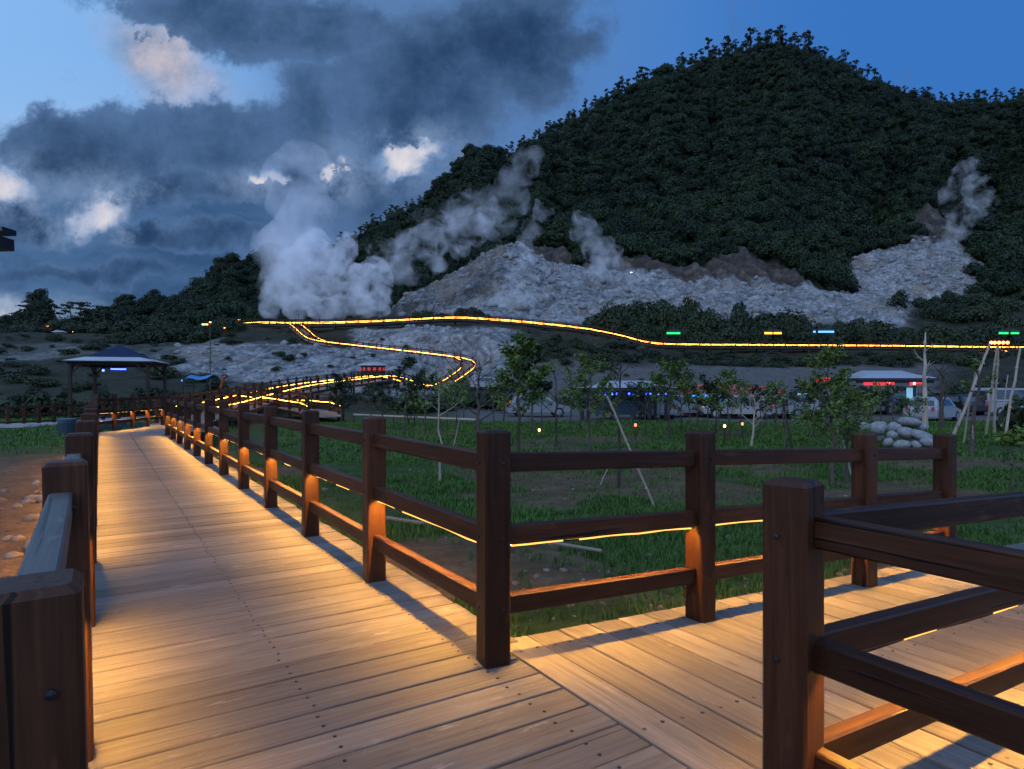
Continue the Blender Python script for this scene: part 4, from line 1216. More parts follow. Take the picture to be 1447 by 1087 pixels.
for i, (u, v, d, rx, rz, rot, lab) in enumerate([
    (1241, 605, 21.3, 13, 9, 12, "rounded grey boulder at the left end of the boulder pile"),
    (1263, 605, 21.7, 11, 8, -5, "grey boulder lying second from the left end of the pile"),
    (1285, 597, 21.9, 17, 8, -8, "broad flat boulder topmost on the boulder pile"),
    (1303, 604, 22.1, 9, 6, 20, "small boulder just right of the topmost one"),
    (1280, 612, 21.2, 15, 8, -16, "large tilted boulder in the middle of the pile under the topmost one"),
    (1302, 616, 20.8, 17, 7, -18, "long pale boulder slanting on the right of the pile"),
    (1260, 615, 21.1, 8, 6, 0, "medium boulder tucked under the second from left"),
    (1313, 626, 20.4, 14, 8, -6, "rounded boulder at the lower right end of the pile"),
    (1255, 625, 20.7, 8, 7, 10, "small round boulder at the lower left of the pile"),
    (1273, 629, 20.3, 13, 7, 4, "flat boulder at the foot of the pile in the middle"),
    (1294, 629, 20.3, 8, 6, -10, "low boulder right of the flat one at the foot of the pile"),
    (1240, 619, 21.6, 9, 6, 0, "low boulder half hidden behind the fence post at the pile's left end")]):
    o = link("boulder", SM[i % 5]); o.location = P(u, v, d); k = d / FPX
    o.scale = (rx * k * .92, rx * k * .8, rz * k * 1.0); o.rotation_euler = (R(random.uniform(-8, 8)), R(-rot), -HEAD + R(random.uniform(-25, 25)))
    tag(o, lab, "boulder", "boulders piled in the meadow")
for i, (u, v, d, r, lab) in enumerate([(668, 640, 19.5, .09, "pale pebble in the meadow left of the corner post"), (1219, 602, 30, .34, "pale round boulder in the meadow left of the boulder pile")]):
    o = link("boulder", SM[i]); q = GP(u, d); o.location = q + Vector((0, 0, r * .3)); o.scale = (r, r, r * .8); tag(o, lab, "boulder", "single boulders")
ico = stone_mesh(31, STONE2, 1)
icv = np.array([v.co[:] for v in ico.vertices]); icf = np.array([p.vertices[:] for p in ico.polygons])
Vs, Fs, b = [], [], 0
def rubble(n, fn, s0, s1):
    global b
    for _ in range(n):
        x, y = fn(); d = x * FW[0] + y * FW[1]
        if d < 1.7: continue
        s = s0 + (s1 - s0) * random.random() ** 3
        a = random.random() * 6.28; ca, sa = math.cos(a), math.sin(a)
        W = icv * np.array([s, s * random.uniform(.6, 1), s * random.uniform(.35, .7)])
        W = np.stack([W[:, 0] * ca - W[:, 1] * sa, W[:, 0] * sa + W[:, 1] * ca, W[:, 2]], 1) + np.array([x, y, float(ground(x, y)) + s * .12])
        Vs.append(W); Fs.append(icf + b); b += len(W)
rubble(900, lambda: (-.5 - random.random() ** 1.3 * 7, random.uniform(1.6, 17)), .015, .17)
rubble(420, lambda: (random.uniform(2.0, 7), 3.25 + random.random() ** 1.6 * 3.2), .008, .06)
rubble(160, lambda: (random.uniform(3, 12), random.uniform(5, 16)), .01, .07)
Vs0, Fs0 = Vs, Fs
Vs, Fs, b = [], [], 0
def scree(n, ur, dr, s0, s1, fld):
    k = 0
    while k < n:
        u_, d_ = random.uniform(*ur), random.uniform(*dr)
        i_, j_ = min(np.searchsorted(DG, d_), len(DG) - 1), min(np.searchsorted(UG, u_), len(UG) - 1)
        k += 1
        if fld[i_, j_] < .5: continue
        q_ = GP(u_, d_); rubble_at(q_.x, q_.y, s0 + (s1 - s0) * random.random() ** 4)
def rubble_at(x, y, s):
    global b
    a = random.random() * 6.28; ca, sa = math.cos(a), math.sin(a)
    W = icv * np.array([s, s * random.uniform(.6, 1), s * random.uniform(.4, .8)])
    W = np.stack([W[:, 0] * ca - W[:, 1] * sa, W[:, 0] * sa + W[:, 1] * ca, W[:, 2]], 1) + np.array([x, y, float(ground(x, y)) + s * .1])
    Vs.append(W); Fs.append(icf + b); b += len(W)
scree(1500, (550, 1320), (130, 192), .15, 1.5, white)
scree(500, (1180, 1400), (194, 230), .2, 1.6, white)
scree(1300, (240, 760), (70, 112), .10, .9, white)
osc = link("scree", np_mesh("scree", np.concatenate(Vs), np.concatenate(Fs), [STONE], rnd=rng.random(sum(len(f) for f in Fs)), smooth=False)); tag(osc, "broken pale rocks scattered over the mineral slopes", None, None, "stuff")
Vs, Fs = Vs0, Fs0
ob = link("rubble", np_mesh("rubble", np.concatenate(Vs), np.concatenate(Fs), [STONE2], rnd=rng.random(sum(len(f) for f in Fs)), smooth=True)); tag(ob, "stones and clods scattered on the bare soil", None, None, "stuff")

# ------------------------------------------------------------------ buildings, vehicles and lamps
ROOF = plain("blue_metal_roof", (.014, .027, .06), .8, .0, spec=.1, var=.12, nscale=2)
PALEROOF = plain("pale_metal_roof", (.34, .355, .37), .35, .1, var=.08, nscale=2)
REDP = plain("red_paint", (.42, .035, .04), .5, var=.12)
BLUEP = plain("blue_tarp", (.03, .16, .40), .55, var=.15)
WHITEP = plain("white_paint", (.26, .27, .28), .3, var=.05)
TEALP = plain("teal_paint", (.05, .12, .15), .3, var=.06)
GREYP = plain("grey_paint", (.20, .22, .24), .3, var=.06)
BLACKP = plain("black_paint", (.012, .013, .015), .35, var=.1)
TYRE = plain("tyre_rubber", (.012, .012, .012), .85)
RIM = plain("wheel_rim", (.35, .36, .37), .35, .7)
CONC = plain("concrete", (.30, .30, .29), .85, var=.2, nscale=1.5)
PLASTER = plain("plaster", (.16, .165, .17), .85, var=.12)
GLASS = plain("dark_glass", (.02, .03, .04), .06, var=.05, spec=.8)
E_BLUE = emit("blue_led", (.03, .06, 1.0), 16)
E_BLUES = emit("blue_led_soft", (.04, .32, 1.0), 2.2)
E_RED = emit("red_lamp", (1.0, .10, .05), 7)
E_PINK = emit("red_lightbox", (1.0, .06, .08), .75)
E_WIN = emit("red_window", (1.0, .07, .06), .30)
E_WARM = emit("warm_lamp", (1.0, .55, .22), 9)
E_ORANGE = emit("orange_lamp", (1.0, .28, .05), 9)
E_GREEN = emit("green_led", (.03, .85, .22), 1.6)
E_YELLOW = emit("yellow_led", (1.0, .50, .05), 2.6)
E_SKY = emit("blue_tube", (.12, .40, 1.0), 2.2)
E_WHITE = emit("white_lamp", (.75, .78, 1.0), 9)
E_BOARD = emit("lit_board", (.35, .75, 1.0), .5)

def hip_roof(mb, cx, cy, zb_, hx, hy, h, rz, flare=.0, mi_top=0, mi_low=1, ridge=0.0, th=.08):
    cr, sr = math.cos(rz), math.sin(rz)
    def T(x, y, z): return (cx + x * cr - y * sr, cy + x * sr + y * cr, z)
    k = .62
    r1 = [T(-hx, -hy, zb_), T(hx, -hy, zb_), T(hx, hy, zb_), T(-hx, hy, zb_)]
    r0 = [T(-hx, -hy, zb_ - th), T(hx, -hy, zb_ - th), T(hx, hy, zb_ - th), T(-hx, hy, zb_ - th)]
    r2 = [T(-hx * k, -hy * k, zb_ + h * flare), T(hx * k, -hy * k, zb_ + h * flare), T(hx * k, hy * k, zb_ + h * flare), T(-hx * k, hy * k, zb_ + h * flare)]
    tp = [T(-ridge - .02, -.02, zb_ + h), T(ridge + .02, -.02, zb_ + h), T(ridge + .02, .02, zb_ + h), T(-ridge - .02, .02, zb_ + h)]
    vs = r0 + r1 + r2 + tp
    side = lambda a, b: [(a + i, a + (i + 1) % 4, b + (i + 1) % 4, b + i) for i in range(4)]
    mb.add(vs, side(0, 4), 2); mb.add(vs, side(4, 8), mi_low); mb.add(vs, side(8, 12), mi_top); mb.add(vs, [(12, 13, 14, 15)], mi_top); mb.add(vs, [(3, 2, 1, 0)], 2)

# gazebo
g = GP(170, 40); rz = -HEAD + R(15)
ga = empty("gazebo", g, rz); tag(ga, "open timber gazebo with a blue hipped roof and blue light bars behind the walkway's end", "gazebo")
ez = P(170, 512, 40)[2] - g.z
mb = MB(); hip_roof(mb, 0, 0, ez, 2.32, 2.32, 1.05, 0, .24); mb.build("roof", [ROOF, PALEROOF, DARKW], ga)  # pale lower slope: sky light caught by the eave, put into the colour
for sx in (-1, 1):
    for sy in (-1, 1):
        mb = MB(); mb.beam((sx * 2.0, sy * 2.0, -.3), (sx * 2.0, sy * 2.0, ez - .06), .17, .17, .01, up=(0, 1, 0)); mb.build("post", [DARKW], ga)
        mb = MB(); mb.beam((sx * 2.0, sy * 2.0, ez - .75), (sx * 1.35, sy * 2.0, ez - .16), .07, .1, .004); mb.beam((sx * 2.0, sy * 2.0, ez - .75), (sx * 2.0, sy * 1.35, ez - .16), .07, .1, .004); mb.build("brace", [DARKW], ga)
for s in (-1, 1):
    mb = MB(); mb.beam((-2.15, s * 2.0, ez - .15), (2.15, s * 2.0, ez - .15), .1, .16, .006); mb.build("beam", [DARKW], ga)
    mb = MB(); mb.beam((s * 2.0, -1.92, ez - .17), (s * 2.0, 1.92, ez - .17), .1, .16, .006); mb.build("beam", [DARKW], ga)
mb = MB(); mb.box((-.1, 0, ez - .42), (.8, .06, .07), 0, .2); mb.build("light_bar", [E_BLUE], ga)
mb = MB(); mb.sphere((-.95, .1, ez - .5), .075); mb.build("light_bulb", [E_BLUE], ga)
mb = MB(); mb.beam((-1.7, 1.9, .45), (1.7, 1.9, .45), .4, .06, .004); mb.beam((-1.5, 1.9, 0), (-1.5, 1.9, .42), .08, .08, .004, up=(0, 1, 0)); mb.beam((1.5, 1.9, 0), (1.5, 1.9, .42), .08, .08, .004, up=(0, 1, 0)); mb.build("bench", [DARKW], ga)
mb = MB(); mb.box((0, 0, -.02), (4.8, 4.8, .3)); mb.build("floor_slab", [CONC], ga)

def lamp_post(u, d, vtop, label, heads, name="street_lamp", r=.05, group="street lamps"):
    p = GP(u, d); o = empty(name, p, -HEAD); tag(o, label, "street lamp", group)
    h = P(u, vtop, d)[2] - p.z
    mb = MB(); mb.tube([(0, 0, -.3), (0, 0, h * .5), (0, 0, h)], [r * 1.3, r, r * .75], 8); mb.build("pole", [BARK], o)
    for (dx, dz, w, m) in heads:
        if abs(dx) > .01:
            mb = MB(); mb.beam((0, 0, h + dz), (dx, 0, h + dz), .03, .03, .0); mb.build("arm", [METAL], o)
        mb = MB(); mb.box((dx, 0, h + dz - .05), (w, .16, .10)); mb.build("lamp_head", [m], o)
    return o
lamp_post(297, 62, 456, "tall dark pole with two small orange lamps beside the blue tarp", [(-.32, -.12, .16, E_ORANGE), (-.62, -.12, .26, E_ORANGE), (0, .08, .1, E_ORANGE)])
lamp_post(323, 108, 455, "short lamp with two warm heads left of the crest walkway's end", [(-.25, 0, .45, E_ORANGE), (.3, 0, .4, E_ORANGE)])
lamp_post(316, 106, 463, "lower lamp with two warm heads left of the crest walkway's end", [(-.35, 0, .2, E_ORANGE), (.3, 0, .5, E_ORANGE)])
lamp_post(722, 62, 508, "thin dark pole standing behind the leafy trees left of the blue lit shelter", [(.3, -.05, .3, METAL)])
lamp_post(338, 117, 452, "orange lamp at the left end of the crest walkway", [(.0, .05, .3, E_ORANGE)])
lamp_post(422, 113, 444, "thin dark lamp pole where the ramp meets the crest walkway", [(.0, .0, .15, METAL)])
lamp_post(892, 187, 385, "small bluish white lamp at the foot of the cliff", [(.0, .05, .45, E_WHITE)])
lamp_post(79, 140, 471, "red lamp among the pines on the left skyline", [(0, .05, .55, E_RED)])
lamp_post(67, 142, 461, "dim orange lamp above the red one on the left skyline", [(0, .05, .5, E_ORANGE)])
lamp_post(104, 143, 469, "pale lamp right of the red one on the left skyline", [(0, .05, .35, E_WARM)])
# dark twin lamp heads reaching in from the left
p = Vector(P(-150, 620, 9.0)); p.z = -.5
o = empty("street_lamp", p, -HEAD); tag(o, "black twin headed lamp reaching in at the left edge against the clouds", "street lamp")
zt = P(0, 329, 9.0)[2] + .5
mb = MB(); mb.tube([(0, 0, -.2), (0, 0, 2), (0, 0, zt + .2)], [.09, .07, .055], 10); mb.build("pole", [BLACKP], o)
for (z, x0, x1, t) in ((zt, .0, 1.58, .075), (zt - .17, .0, 1.55, .16)):
    mb = MB(); mb.beam((x0, 0, z), (x1 - .6, 0, z), .05, .05, .004); mb.build("arm", [BLACKP], o)
    mb = MB(); mb.beam((x1 - .65, 0, z), (x1, 0, z + .02), .26, t, .012); mb.build("lamp_head", [BLACKP], o)

# small hut on the left skyline
p = GP(84, 132); o = empty("hut", p, -HEAD); tag(o, "small pale hut on the slope under the left skyline pines", "hut")
mb = MB(); mb.box((0, 0, .25), (1.7, 1.4, 1.3)); mb.build("wall", [PLASTER], o)
mb = MB(); mb.prism([(-1.1, .9), (1.1, .9), (0, 1.3)], -.95, .95); mb.build("roof", [PALEROOF], o)
mb = MB(); mb.box((.4, -.72, .2), (.4, .05, 1.0)); mb.build("door", [DARKW], o)
mb = MB(); mb.box((-.35, -.72, .45), (.45, .05, .4)); mb.build("window", [GLASS], o)

# blue tarp shelter and leaning board
p = GP(283, 52); o = empty("tarp_shelter", p, -HEAD); tag(o, "low blue tarp shelter on thin poles left of the tall lamp pole", "tarp shelter")
zt = P(283, 536, 52)[2] - p.z
n = 8; vs = []
for t_ in (0, .03):
    for i in range(n + 1):
        for j in (0, 1, 2):
            x = -1.0 + 2.0 * i / n; vs.append((x, -.9 + .9 * j, zt + .16 * math.sin(i * .9 + j) * .5 + (.25 if j == 1 else 0) - .0 + t_ - (.18 if i == 0 else 0)))
fs = []
M_ = (n + 1) * 3
for i in range(n):
    for j in (0, 1):
        a = i * 3 + j; fs += [(a, a + 1, a + 4, a + 3), (M_ + a, M_ + a + 3, M_ + a + 4, M_ + a + 1)]
for i in range(n): fs += [(i * 3, i * 3 + 3, M_ + i * 3 + 3, M_ + i * 3), (i * 3 + 2, M_ + i * 3 + 2, M_ + i * 3 + 5, i * 3 + 5)]
mb = MB(); mb.add(vs, fs); mb.build("tarp", [BLUEP], o)
for sx in (-.95, .95):
    for sy in (-.85, .85):
        mb = MB(); mb.tube([(sx, sy, -.2), (sx, sy, zt)], .04, 6); mb.build("pole", [DARKW], o)
mb = MB(); mb.sphere((-1.02, -.8, zt - .12), .07); mb.build("light_bulb", [E_SKY], o)
a = GP(304, 50); o = empty("leaning_board", a, -HEAD); tag(o, "orange brown board with a red tip leaning beside the tall lamp pole", "board")
mb = MB(); mb.beam((-.05, 0, -.1), (.62, .1, P(316, 533, 50)[2] - a.z), .5, .07, .005, up=(0, 0, 1)); mb.build("board", [plain("orange_wood", (.30, .085, .03), .6)], o)
mb = MB(); mb.sphere((.66, .1, P(316, 533, 50)[2] - a.z + .02), (.14, .12, .11)); mb.build("tip", [REDP], o)

# pool, paved path, blue tank beyond the end fence
def sheet(name, uds, z, mat, label, th=.05):
    top = [Vector((P(u, CV, d)[0], P(u, CV, d)[1], z)) for u, d in uds]
    n = len(top)
    mb = MB(); mb.add(top + [p - Vector((0, 0, th + .5)) for p in top], [tuple(range(n - 1, -1, -1))] + [(i, (i + 1) % n, n + (i + 1) % n, n + i) for i in range(n)])
    o = mb.build(name, [mat]); tag(o, label, None, None, "structure"); return o
WATER = plain("pool_water", (.012, .07, .085), .06, var=.2, nscale=3, bstr=.04)
sheet("pool", [(118, 27.6), (160, 29.4), (205, 30.6), (228, 31.5), (222, 33.8), (170, 33.8), (120, 32.8)], -.36, WATER, "teal pool behind the end fence")
PAVE = plain("paving", (.34, .35, .36), .6, var=.18, nscale=1.2)
sheet("path", [(-90, 30.6), (40, 32.4), (118, 34.3), (235, 38.0), (235, 39.6), (118, 35.6), (40, 33.4), (-90, 31.6)], -.37, PAVE, "pale paved path beyond the pool")
p = GP(95, 27.2); o = empty("water_tank", p, -HEAD); tag(o, "blue plastic tank with a lid standing on the grass left of the walkway", "tank")
mb = MB(); mb.tube([(0, 0, -.05), (0, 0, .05), (0, 0, .5), (0, 0, .58)], [.30, .32, .35, .34], 14); mb.build("body", [plain("tank_blue", (.010, .032, .05), .5)], o)
mb = MB(); mb.tube([(0, 0, .585), (0, 0, .65), (0, 0, .68)], [.37, .37, .2], 14); mb.build("lid", [plain("tank_lid", (.02, .06, .10), .5)], o)

# shelter with blue lights
def shelter(name, u, d, veave, hx, hy, roofh, label, cat="shelter", mats=None, posts=(-.85, .85), rz=0.0, flare=.45):
    p = GP(u, d); o = empty(name, p, -HEAD + rz); tag(o, label, cat, "shelters by the car park")
    z = P(u, veave, d)[2] - p.z
    mb = MB(); hip_roof(mb, 0, 0, z, hx, hy, roofh, 0, flare, ridge=hx * .5, th=.16); mb.build("roof", mats or [PALEROOF, PALEROOF, BLACKP], o)
    for sx in posts:
        for sy in (-1, 1):
            mb = MB(); mb.beam((sx * hx, sy * hy * .8, -.3), (sx * hx, sy * hy * .8, z - .14), .16, .16, .008, up=(0, 1, 0)); mb.build("post", [BLACKP], o)
    mb = MB(); mb.beam((-hx * .95, -hy * .8, z - .25), (hx * .95, -hy * .8, z - .25), .1, .18, .004); mb.build("beam", [BLACKP], o)
    return o, z
o, z = shelter("shelter", 884, 37.5, 548, 2.55, 1.7, .40, "open shelter with a pale roof and a row of blue lights behind the leafy trees", posts=(-.9, .43, .78))
for x in (-1.35, -1.0, -.72, -.05, .15, .9, 1.1, 1.55, 1.95):
    mb = MB(); mb.sphere((x, -1.5, z - .34), .062 if x < 1 else .045); mb.build("blue_light", [E_BLUE], o)
o, z = shelter("shelter", 1246, 46, 535, 2.75, 2.0, .55, "broad pale roofed shelter with red lit signs right of the many stemmed tree", posts=(-.58, .48))
for x0, x1, m_ in ((-2.2, -1.6, E_PINK), (-1.5, -.15, E_PINK), (.9, 1.8, E_PINK)):
    mb = MB(); mb.box(((x0 + x1) / 2, -1.75, z - .38), (x1 - x0, .08, .22)); mb.build("sign_panel", [m_], o)
for x in (-.55, 1.15):
    mb = MB(); mb.sphere((x, -1.85, z - .36), .07); mb.build("light_bulb", [E_WARM], o)
mb = MB(); mb.box((1.35, -1.2, z - 1.15), (.66, .06, 1.0)); mb.build("lit_board", [E_BOARD], o)

# red stall
p = GP(1006, 44); o = empty("market_stall", p, -HEAD); tag(o, "red roofed market stall with a blue light strip behind the young trees", "stall", "stalls by the car park")
z = P(1006, 557, 44)[2] - p.z
mb = MB(); mb.prism([(-1.95, z), (1.75, z), (1.7, z + .5), (1.2, z + .66), (-1.9, z + .62)], -1.1, 1.1); mb.build("canopy", [plain("red_canopy", (.55, .10, .13), .6)], o)
mb = MB(); mb.box((-.55, -1.13, z - .10), (2.3, .06, .2)); mb.build("light_strip", [E_BLUES], o)
for sx in (-1.45, 1.6):
    for sy in (-1, 1):
        mb = MB(); mb.beam((sx, sy, -.2), (sx, sy, z - .01), .1 if sx > 0 else .4, .1, .004, up=(0, 1, 0)); mb.build("post", [REDP], o)
mb = MB(); mb.box((.1, -.7, .5), (2.6, .6, 1.0), ch=.01); mb.build("counter", [DARKW], o)
mb = MB(); mb.box((-1.0, -1.16, z - .42), (.22, .05, .1)); mb.build("light_bulb", [E_ORANGE], o)
# red signs
def sign(u, d, v0, v1, w, label, m_, emblem=False):
    p = GP(u, d); o = empty("sign_board", p, -HEAD); tag(o, label, "sign", "red signs by the car park")
    z0, z1 = P(u, v1, d)[2] - p.z, P(u, v0, d)[2] - p.z
    mb = MB(); mb.box((0, 0, (z0 + z1) / 2), (w, .12, z1 - z0), ch=.01); mb.build("panel", [m_], o)
    for s in (-1, 1):
        mb = MB(); mb.beam((s * w * .42, .07, -.2), (s * w * .42, .07, z0), .07, .07, .003, up=(0, 1, 0)); mb.build("post", [BLACKP], o)
    if emblem:
        mb = MB(); c = Vector((.0, -.068, (z0 + z1) / 2 + .02)); n = 14
        rim = [c + Vector((.12 * math.cos(6.283 * i / n), 0, .17 * math.sin(6.283 * i / n))) for i in range(n)]
        mb.add(rim + [q - Vector((0, .015, 0)) for q in rim], [tuple(range(n, 2 * n))] + [(i, (i + 1) % n, n + (i + 1) % n, n + i) for i in range(n)]); mb.build("emblem", [WHITEP], o)
        mb = MB(); mb.beam(c + Vector((.02, -.02, .10)), c + Vector((-.05, -.02, -.03)), .012, .035, 0); mb.beam(c + Vector((-.06, -.02, -.03)), c + Vector((.06, -.02, -.03)), .012, .035, 0); mb.beam(c + Vector((.03, -.021, .03)), c + Vector((.03, -.021, -.11)), .012, .035, 0, up=(1, 0, 0)); mb.build("emblem_mark", [BLACKP], o)
sign(1069, 43, 546, 562, 1.25, "red sign board with a white oval emblem right of the red stall", plain("red_sign", (.55, .07, .09), .5), True)
sign(1101, 43, 551, 562, .8, "small orange red sign board right of the emblem sign", plain("orange_sign", (.5, .10, .05), .5))
sign(1132, 47, 556, 563, 1.2, "small board with a blue glowing panel left of the many stemmed tree", E_BOARD)
sign(1163, 45, 534, 541, .9, "small red lit sign left of the right shelter", E_PINK)

# vehicles
def vehicle(kind, u, d, rz, paint, label, cat="car", tail=False):
    p = GP(u, d); o = empty("parked_car" if cat == "car" else "parked_van", p, rz - HEAD); tag(o, label, cat, "vehicles parked beyond the meadow")
    if kind == "car":
        L, W, low, mid_, top = 4.2, 1.72, .28, .86, 1.46
        prof = [(-2.1, .38), (-2.05, low), (2.02, low), (2.1, .42), (2.05, .68), (1.2, mid_), (-1.95, .92), (-2.1, .75)]
        cab = [(1.2, mid_), (.55, 1.36), (.3, top - .02), (-.95, top), (-1.6, 1.30), (-1.95, .92)]
        wx = (1.3, -1.25)
    else:
        L, W, low, mid_, top = 4.6, 1.76, .30, .98, 1.92
        prof = [(-2.25, .42), (-2.2, low), (2.2, low), (2.28, .5), (2.24, .8), (1.9, mid_), (-2.25, 1.0)]
        cab = [(1.9, mid_), (1.35, 1.74), (1.1, top - .03), (-2.0, top), (-2.2, 1.8), (-2.25, 1.0)]
        wx = (1.45, -1.4)
    mb = MB()
    def loft(pr, w0, w1):
        n = len(pr); zs = [z for _, z in pr]; z0, z1 = min(zs), max(zs)
        ww = [w0 + (w1 - w0) * (z - z0) / (z1 - z0) for _, z in pr]
        rings = [(-1, .93), (-1, 1.0), (1, 1.0), (1, .93)]
        vs = []
        for k, (s, ins) in enumerate(rings):
            off = 0 if k in (1, 2) else .05
            cx = sum(x for x, _ in pr) / n; cz = sum(zs) / n
            for (x, z), w in zip(pr, ww):
                if k in (1, 2): vs.append((cx + (x - cx), s * (w / 2 - .06), z))
                else: vs.append((cx + (x - cx) * .975, s * w / 2, cz + (z - cz) * .93))
        fs = []
        for k in range(3):
            for j in range(n): fs.append((k * n + j, k * n + (j + 1) % n, k * n + n + (j + 1) % n, k * n + n + j))
        fs += [tuple(range(n - 1, -1, -1)), tuple(range(3 * n, 4 * n))]
        mb.add(vs, fs, 0, .5)
    loft(prof, W, W); loft(cab, W - .06, W - .36)
    mb.build("body", [paint], o, smooth=False)
    mb = MB()
    zc = (mid_ + top) / 2 + .02
    for s in (-1, 1):
        x0, x1 = (cab[0][0] - .55, cab[-1][0] + .45)
        ya, yb = s * (W / 2 - .055), s * (W / 2 - .135)
        vs = [(x0 + .2, ya, mid_ + .08), (x1 - .1, ya, mid_ + .1), (x1 + .15, yb, top - .14), (x0 - .35, yb, top - .14)]
        vs = vs + [(x, y + s * .012, z) for x, y, z in vs]
        mb.add(vs, [(0, 1, 2, 3), (7, 6, 5, 4), (0, 4, 5, 1), (1, 5, 6, 2), (2, 6, 7, 3), (3, 7, 4, 0)])
    mb.build("window", [GLASS], o)
    for (A_, B_) in ((cab[0], cab[1]), (cab[-1], cab[-2])):
        mb = MB(); sg = 1 if A_[0] > 0 else -1
        a0 = Vector((A_[0], 0, A_[1])).lerp(Vector((B_[0], 0, B_[1])), .12); a1 = Vector((A_[0], 0, A_[1])).lerp(Vector((B_[0], 0, B_[1])), .9)
        nr = Vector((sg * (a1.z - a0.z), 0, abs(a1.x - a0.x))).normalized() * .014
        vs = [a0 + Vector((0, -.68, 0)), a0 + Vector((0, .68, 0)), a1 + Vector((0, .58, 0)), a1 + Vector((0, -.58, 0))]
        mb.add([v - nr * .5 for v in vs] + [v + nr for v in vs], [(3, 2, 1, 0), (4, 5, 6, 7), (0, 1, 5, 4), (1, 2, 6, 5), (2, 3, 7, 6), (3, 0, 4, 7)]); mb.build("windscreen" if sg > 0 else "rear_window", [GLASS], o)
    for x in wx:
        for s in (-1, 1):
            w_ = MB(); w_.tube([(x, s * (W / 2 - .2), .32), (x, s * (W / 2 + .012), .32)], .32, 16); wo = w_.build("wheel", [TYRE], o)
            w_ = MB(); w_.disc((x, s * (W / 2 + .013), .32), .2, 12, 0, .012, (0, s, 0)); w_.build("rim", [RIM], wo)
    for s in (-1, 1):
        mb = MB(); mb.box((prof[3][0] - .03, s * .6, .62), (.06, .34, .14)); mb.build("headlight", [WHITEP], o)
        mb = MB(); mb.box((prof[0][0] + .02, s * .66, .8), (.08, .16, .22)); mb.build("tail_light", [E_RED if tail else REDP], o)
    return o
vehicle("van", 893, 40.5, R(172), TEALP, "pale teal van parked under the blue lit shelter", "van")
vehicle("van", 921, 41.5, R(95), WHITEP, "white van seen from behind between the blue lit shelter's posts", "van")
vehicle("car", 958, 43, R(10), GREYP, "grey car parked left of the red stall")
vehicle("car", 1040, 41, R(170), WHITEP, "pale car with red tail lights parked in front of the red stall", tail=True)
vehicle("car", 1090, 42, R(5), GREYP, "grey car parked in front of the emblem sign")
vehicle("car", 1128, 44, R(8), WHITEP, "white car parked left of the many stemmed tree")
vehicle("car", 1222, 49, R(4), WHITEP, "white car parked under the left half of the right shelter")
vehicle("car", 1262, 50, R(176), TEALP, "teal car parked under the right half of the right shelter")
vehicle("car", 1318, 38, R(40), WHITEP, "white car parked at an angle behind the boulder pile")
vehicle("car", 1350, 46, R(90), BLACKP, "black car parked behind the leaning poles")
vehicle("van", 1424, 45, R(8), WHITEP, "white van parked at the right edge behind the leaning poles", "van")
vehicle("car", 760, 44, R(6), GREYP, "grey car half hidden behind the shaggy young tree")
vehicle("car", 690, 75, R(6), WHITEP, "pale car on the slope below the curve of the winding walkway")

# garden lamps in the meadow
def garden_lamp(u, d, h, m_, label):
    p = GP(u, d); o = empty("garden_lamp", p); tag(o, label, "garden lamp", "garden lamps in the meadow")
    mb = MB(); mb.tube([(0, 0, -.1), (0, 0, h - .05)], [.022, .018], 6); mb.build("stem", [BLACKP], o)
    mb = MB(); mb.sphere((0, 0, h), (.045, .045, .062), 10, 7); mb.build("lamp_globe", [m_], o)
    mb = MB(); mb.tube([(0, 0, h + .08), (0, 0, h + .105)], [.075, .03], 10); mb.build("cap", [BLACKP], o)
garden_lamp(898, 24, .58, E_RED, "small red orange garden lamp before the blue lit shelter")
garden_lamp(1024, 24.2, .52, E_WARM, "small warm white garden lamp before the red stall")
garden_lamp(1049, 25.5, .52, E_RED, "small red garden lamp right of the warm white one")
garden_lamp(762, 27, .18, E_WARM, "low warm garden lamp right of the corner post")

# coloured light bars beyond the crest walkway
def light_sign(u, d, v, wpx, bars, label, m_):
    p = GP(u, d); o = empty("light_sign", p, -HEAD); tag(o, label, "light sign", "coloured light bars on the far bank")
    z = P(u, v, d)[2] - p.z; k = d / FPX
    for (a, b) in bars:
        mb = MB(); mb.box(((a + b) / 2 * k, -.1, z), ((b - a) * k, .12, 2.6 * k)); mb.build("light_bar", [m_], o)
    for s in (bars[0][0], bars[-1][1]):
        mb = MB(); mb.beam((s * k, 0, -.3), (s * k, 0, z + .2), .12, .1, .0, up=(0, 1, 0)); mb.build("post", [BLACKP], o)
    mb = MB(); mb.prism([(bars[0][0] * k - .4, z + .3), (bars[-1][1] * k + .4, z + .3), (0, z + .8)], -.8, .8); mb.build("roof", [BLACKP], o)
light_sign(951, 117, 471, 19, [(-9, 10)], "green light bar in the thicket beyond the crest walkway", E_GREEN)
light_sign(1092, 117, 471, 24, [(-12, -1), (1, 12)], "yellow light bar in two pieces beyond the crest walkway", E_YELLOW)
light_sign(1165, 117, 469, 28, [(-16, -13), (-9, 13)], "blue light bar beyond the crest walkway", E_SKY)
light_sign(1425, 108, 471, 28, [(-14, -1), (3, 14)], "green light bar in two pieces above the orange lanterns", E_GREEN)
p = GP(1411, 108); o = empty("lantern_row", p, -HEAD); tag(o, "row of orange lanterns on a frame beside the crest walkway at the right", "lanterns")
z = P(1411, 484, 108)[2] - p.z; k = 108 / FPX
for s in (-15, 15):
    mb = MB(); mb.beam((s * k, 0, -.4), (s * k, 0, z + .2), .14, .14, .0, up=(0, 1, 0)); mb.build("post", [DARKW], o)
mb = MB(); mb.beam((-16 * k, 0, z + .3), (16 * k, 0, z + .3), .12, .14, 0); mb.build("beam", [DARKW], o)
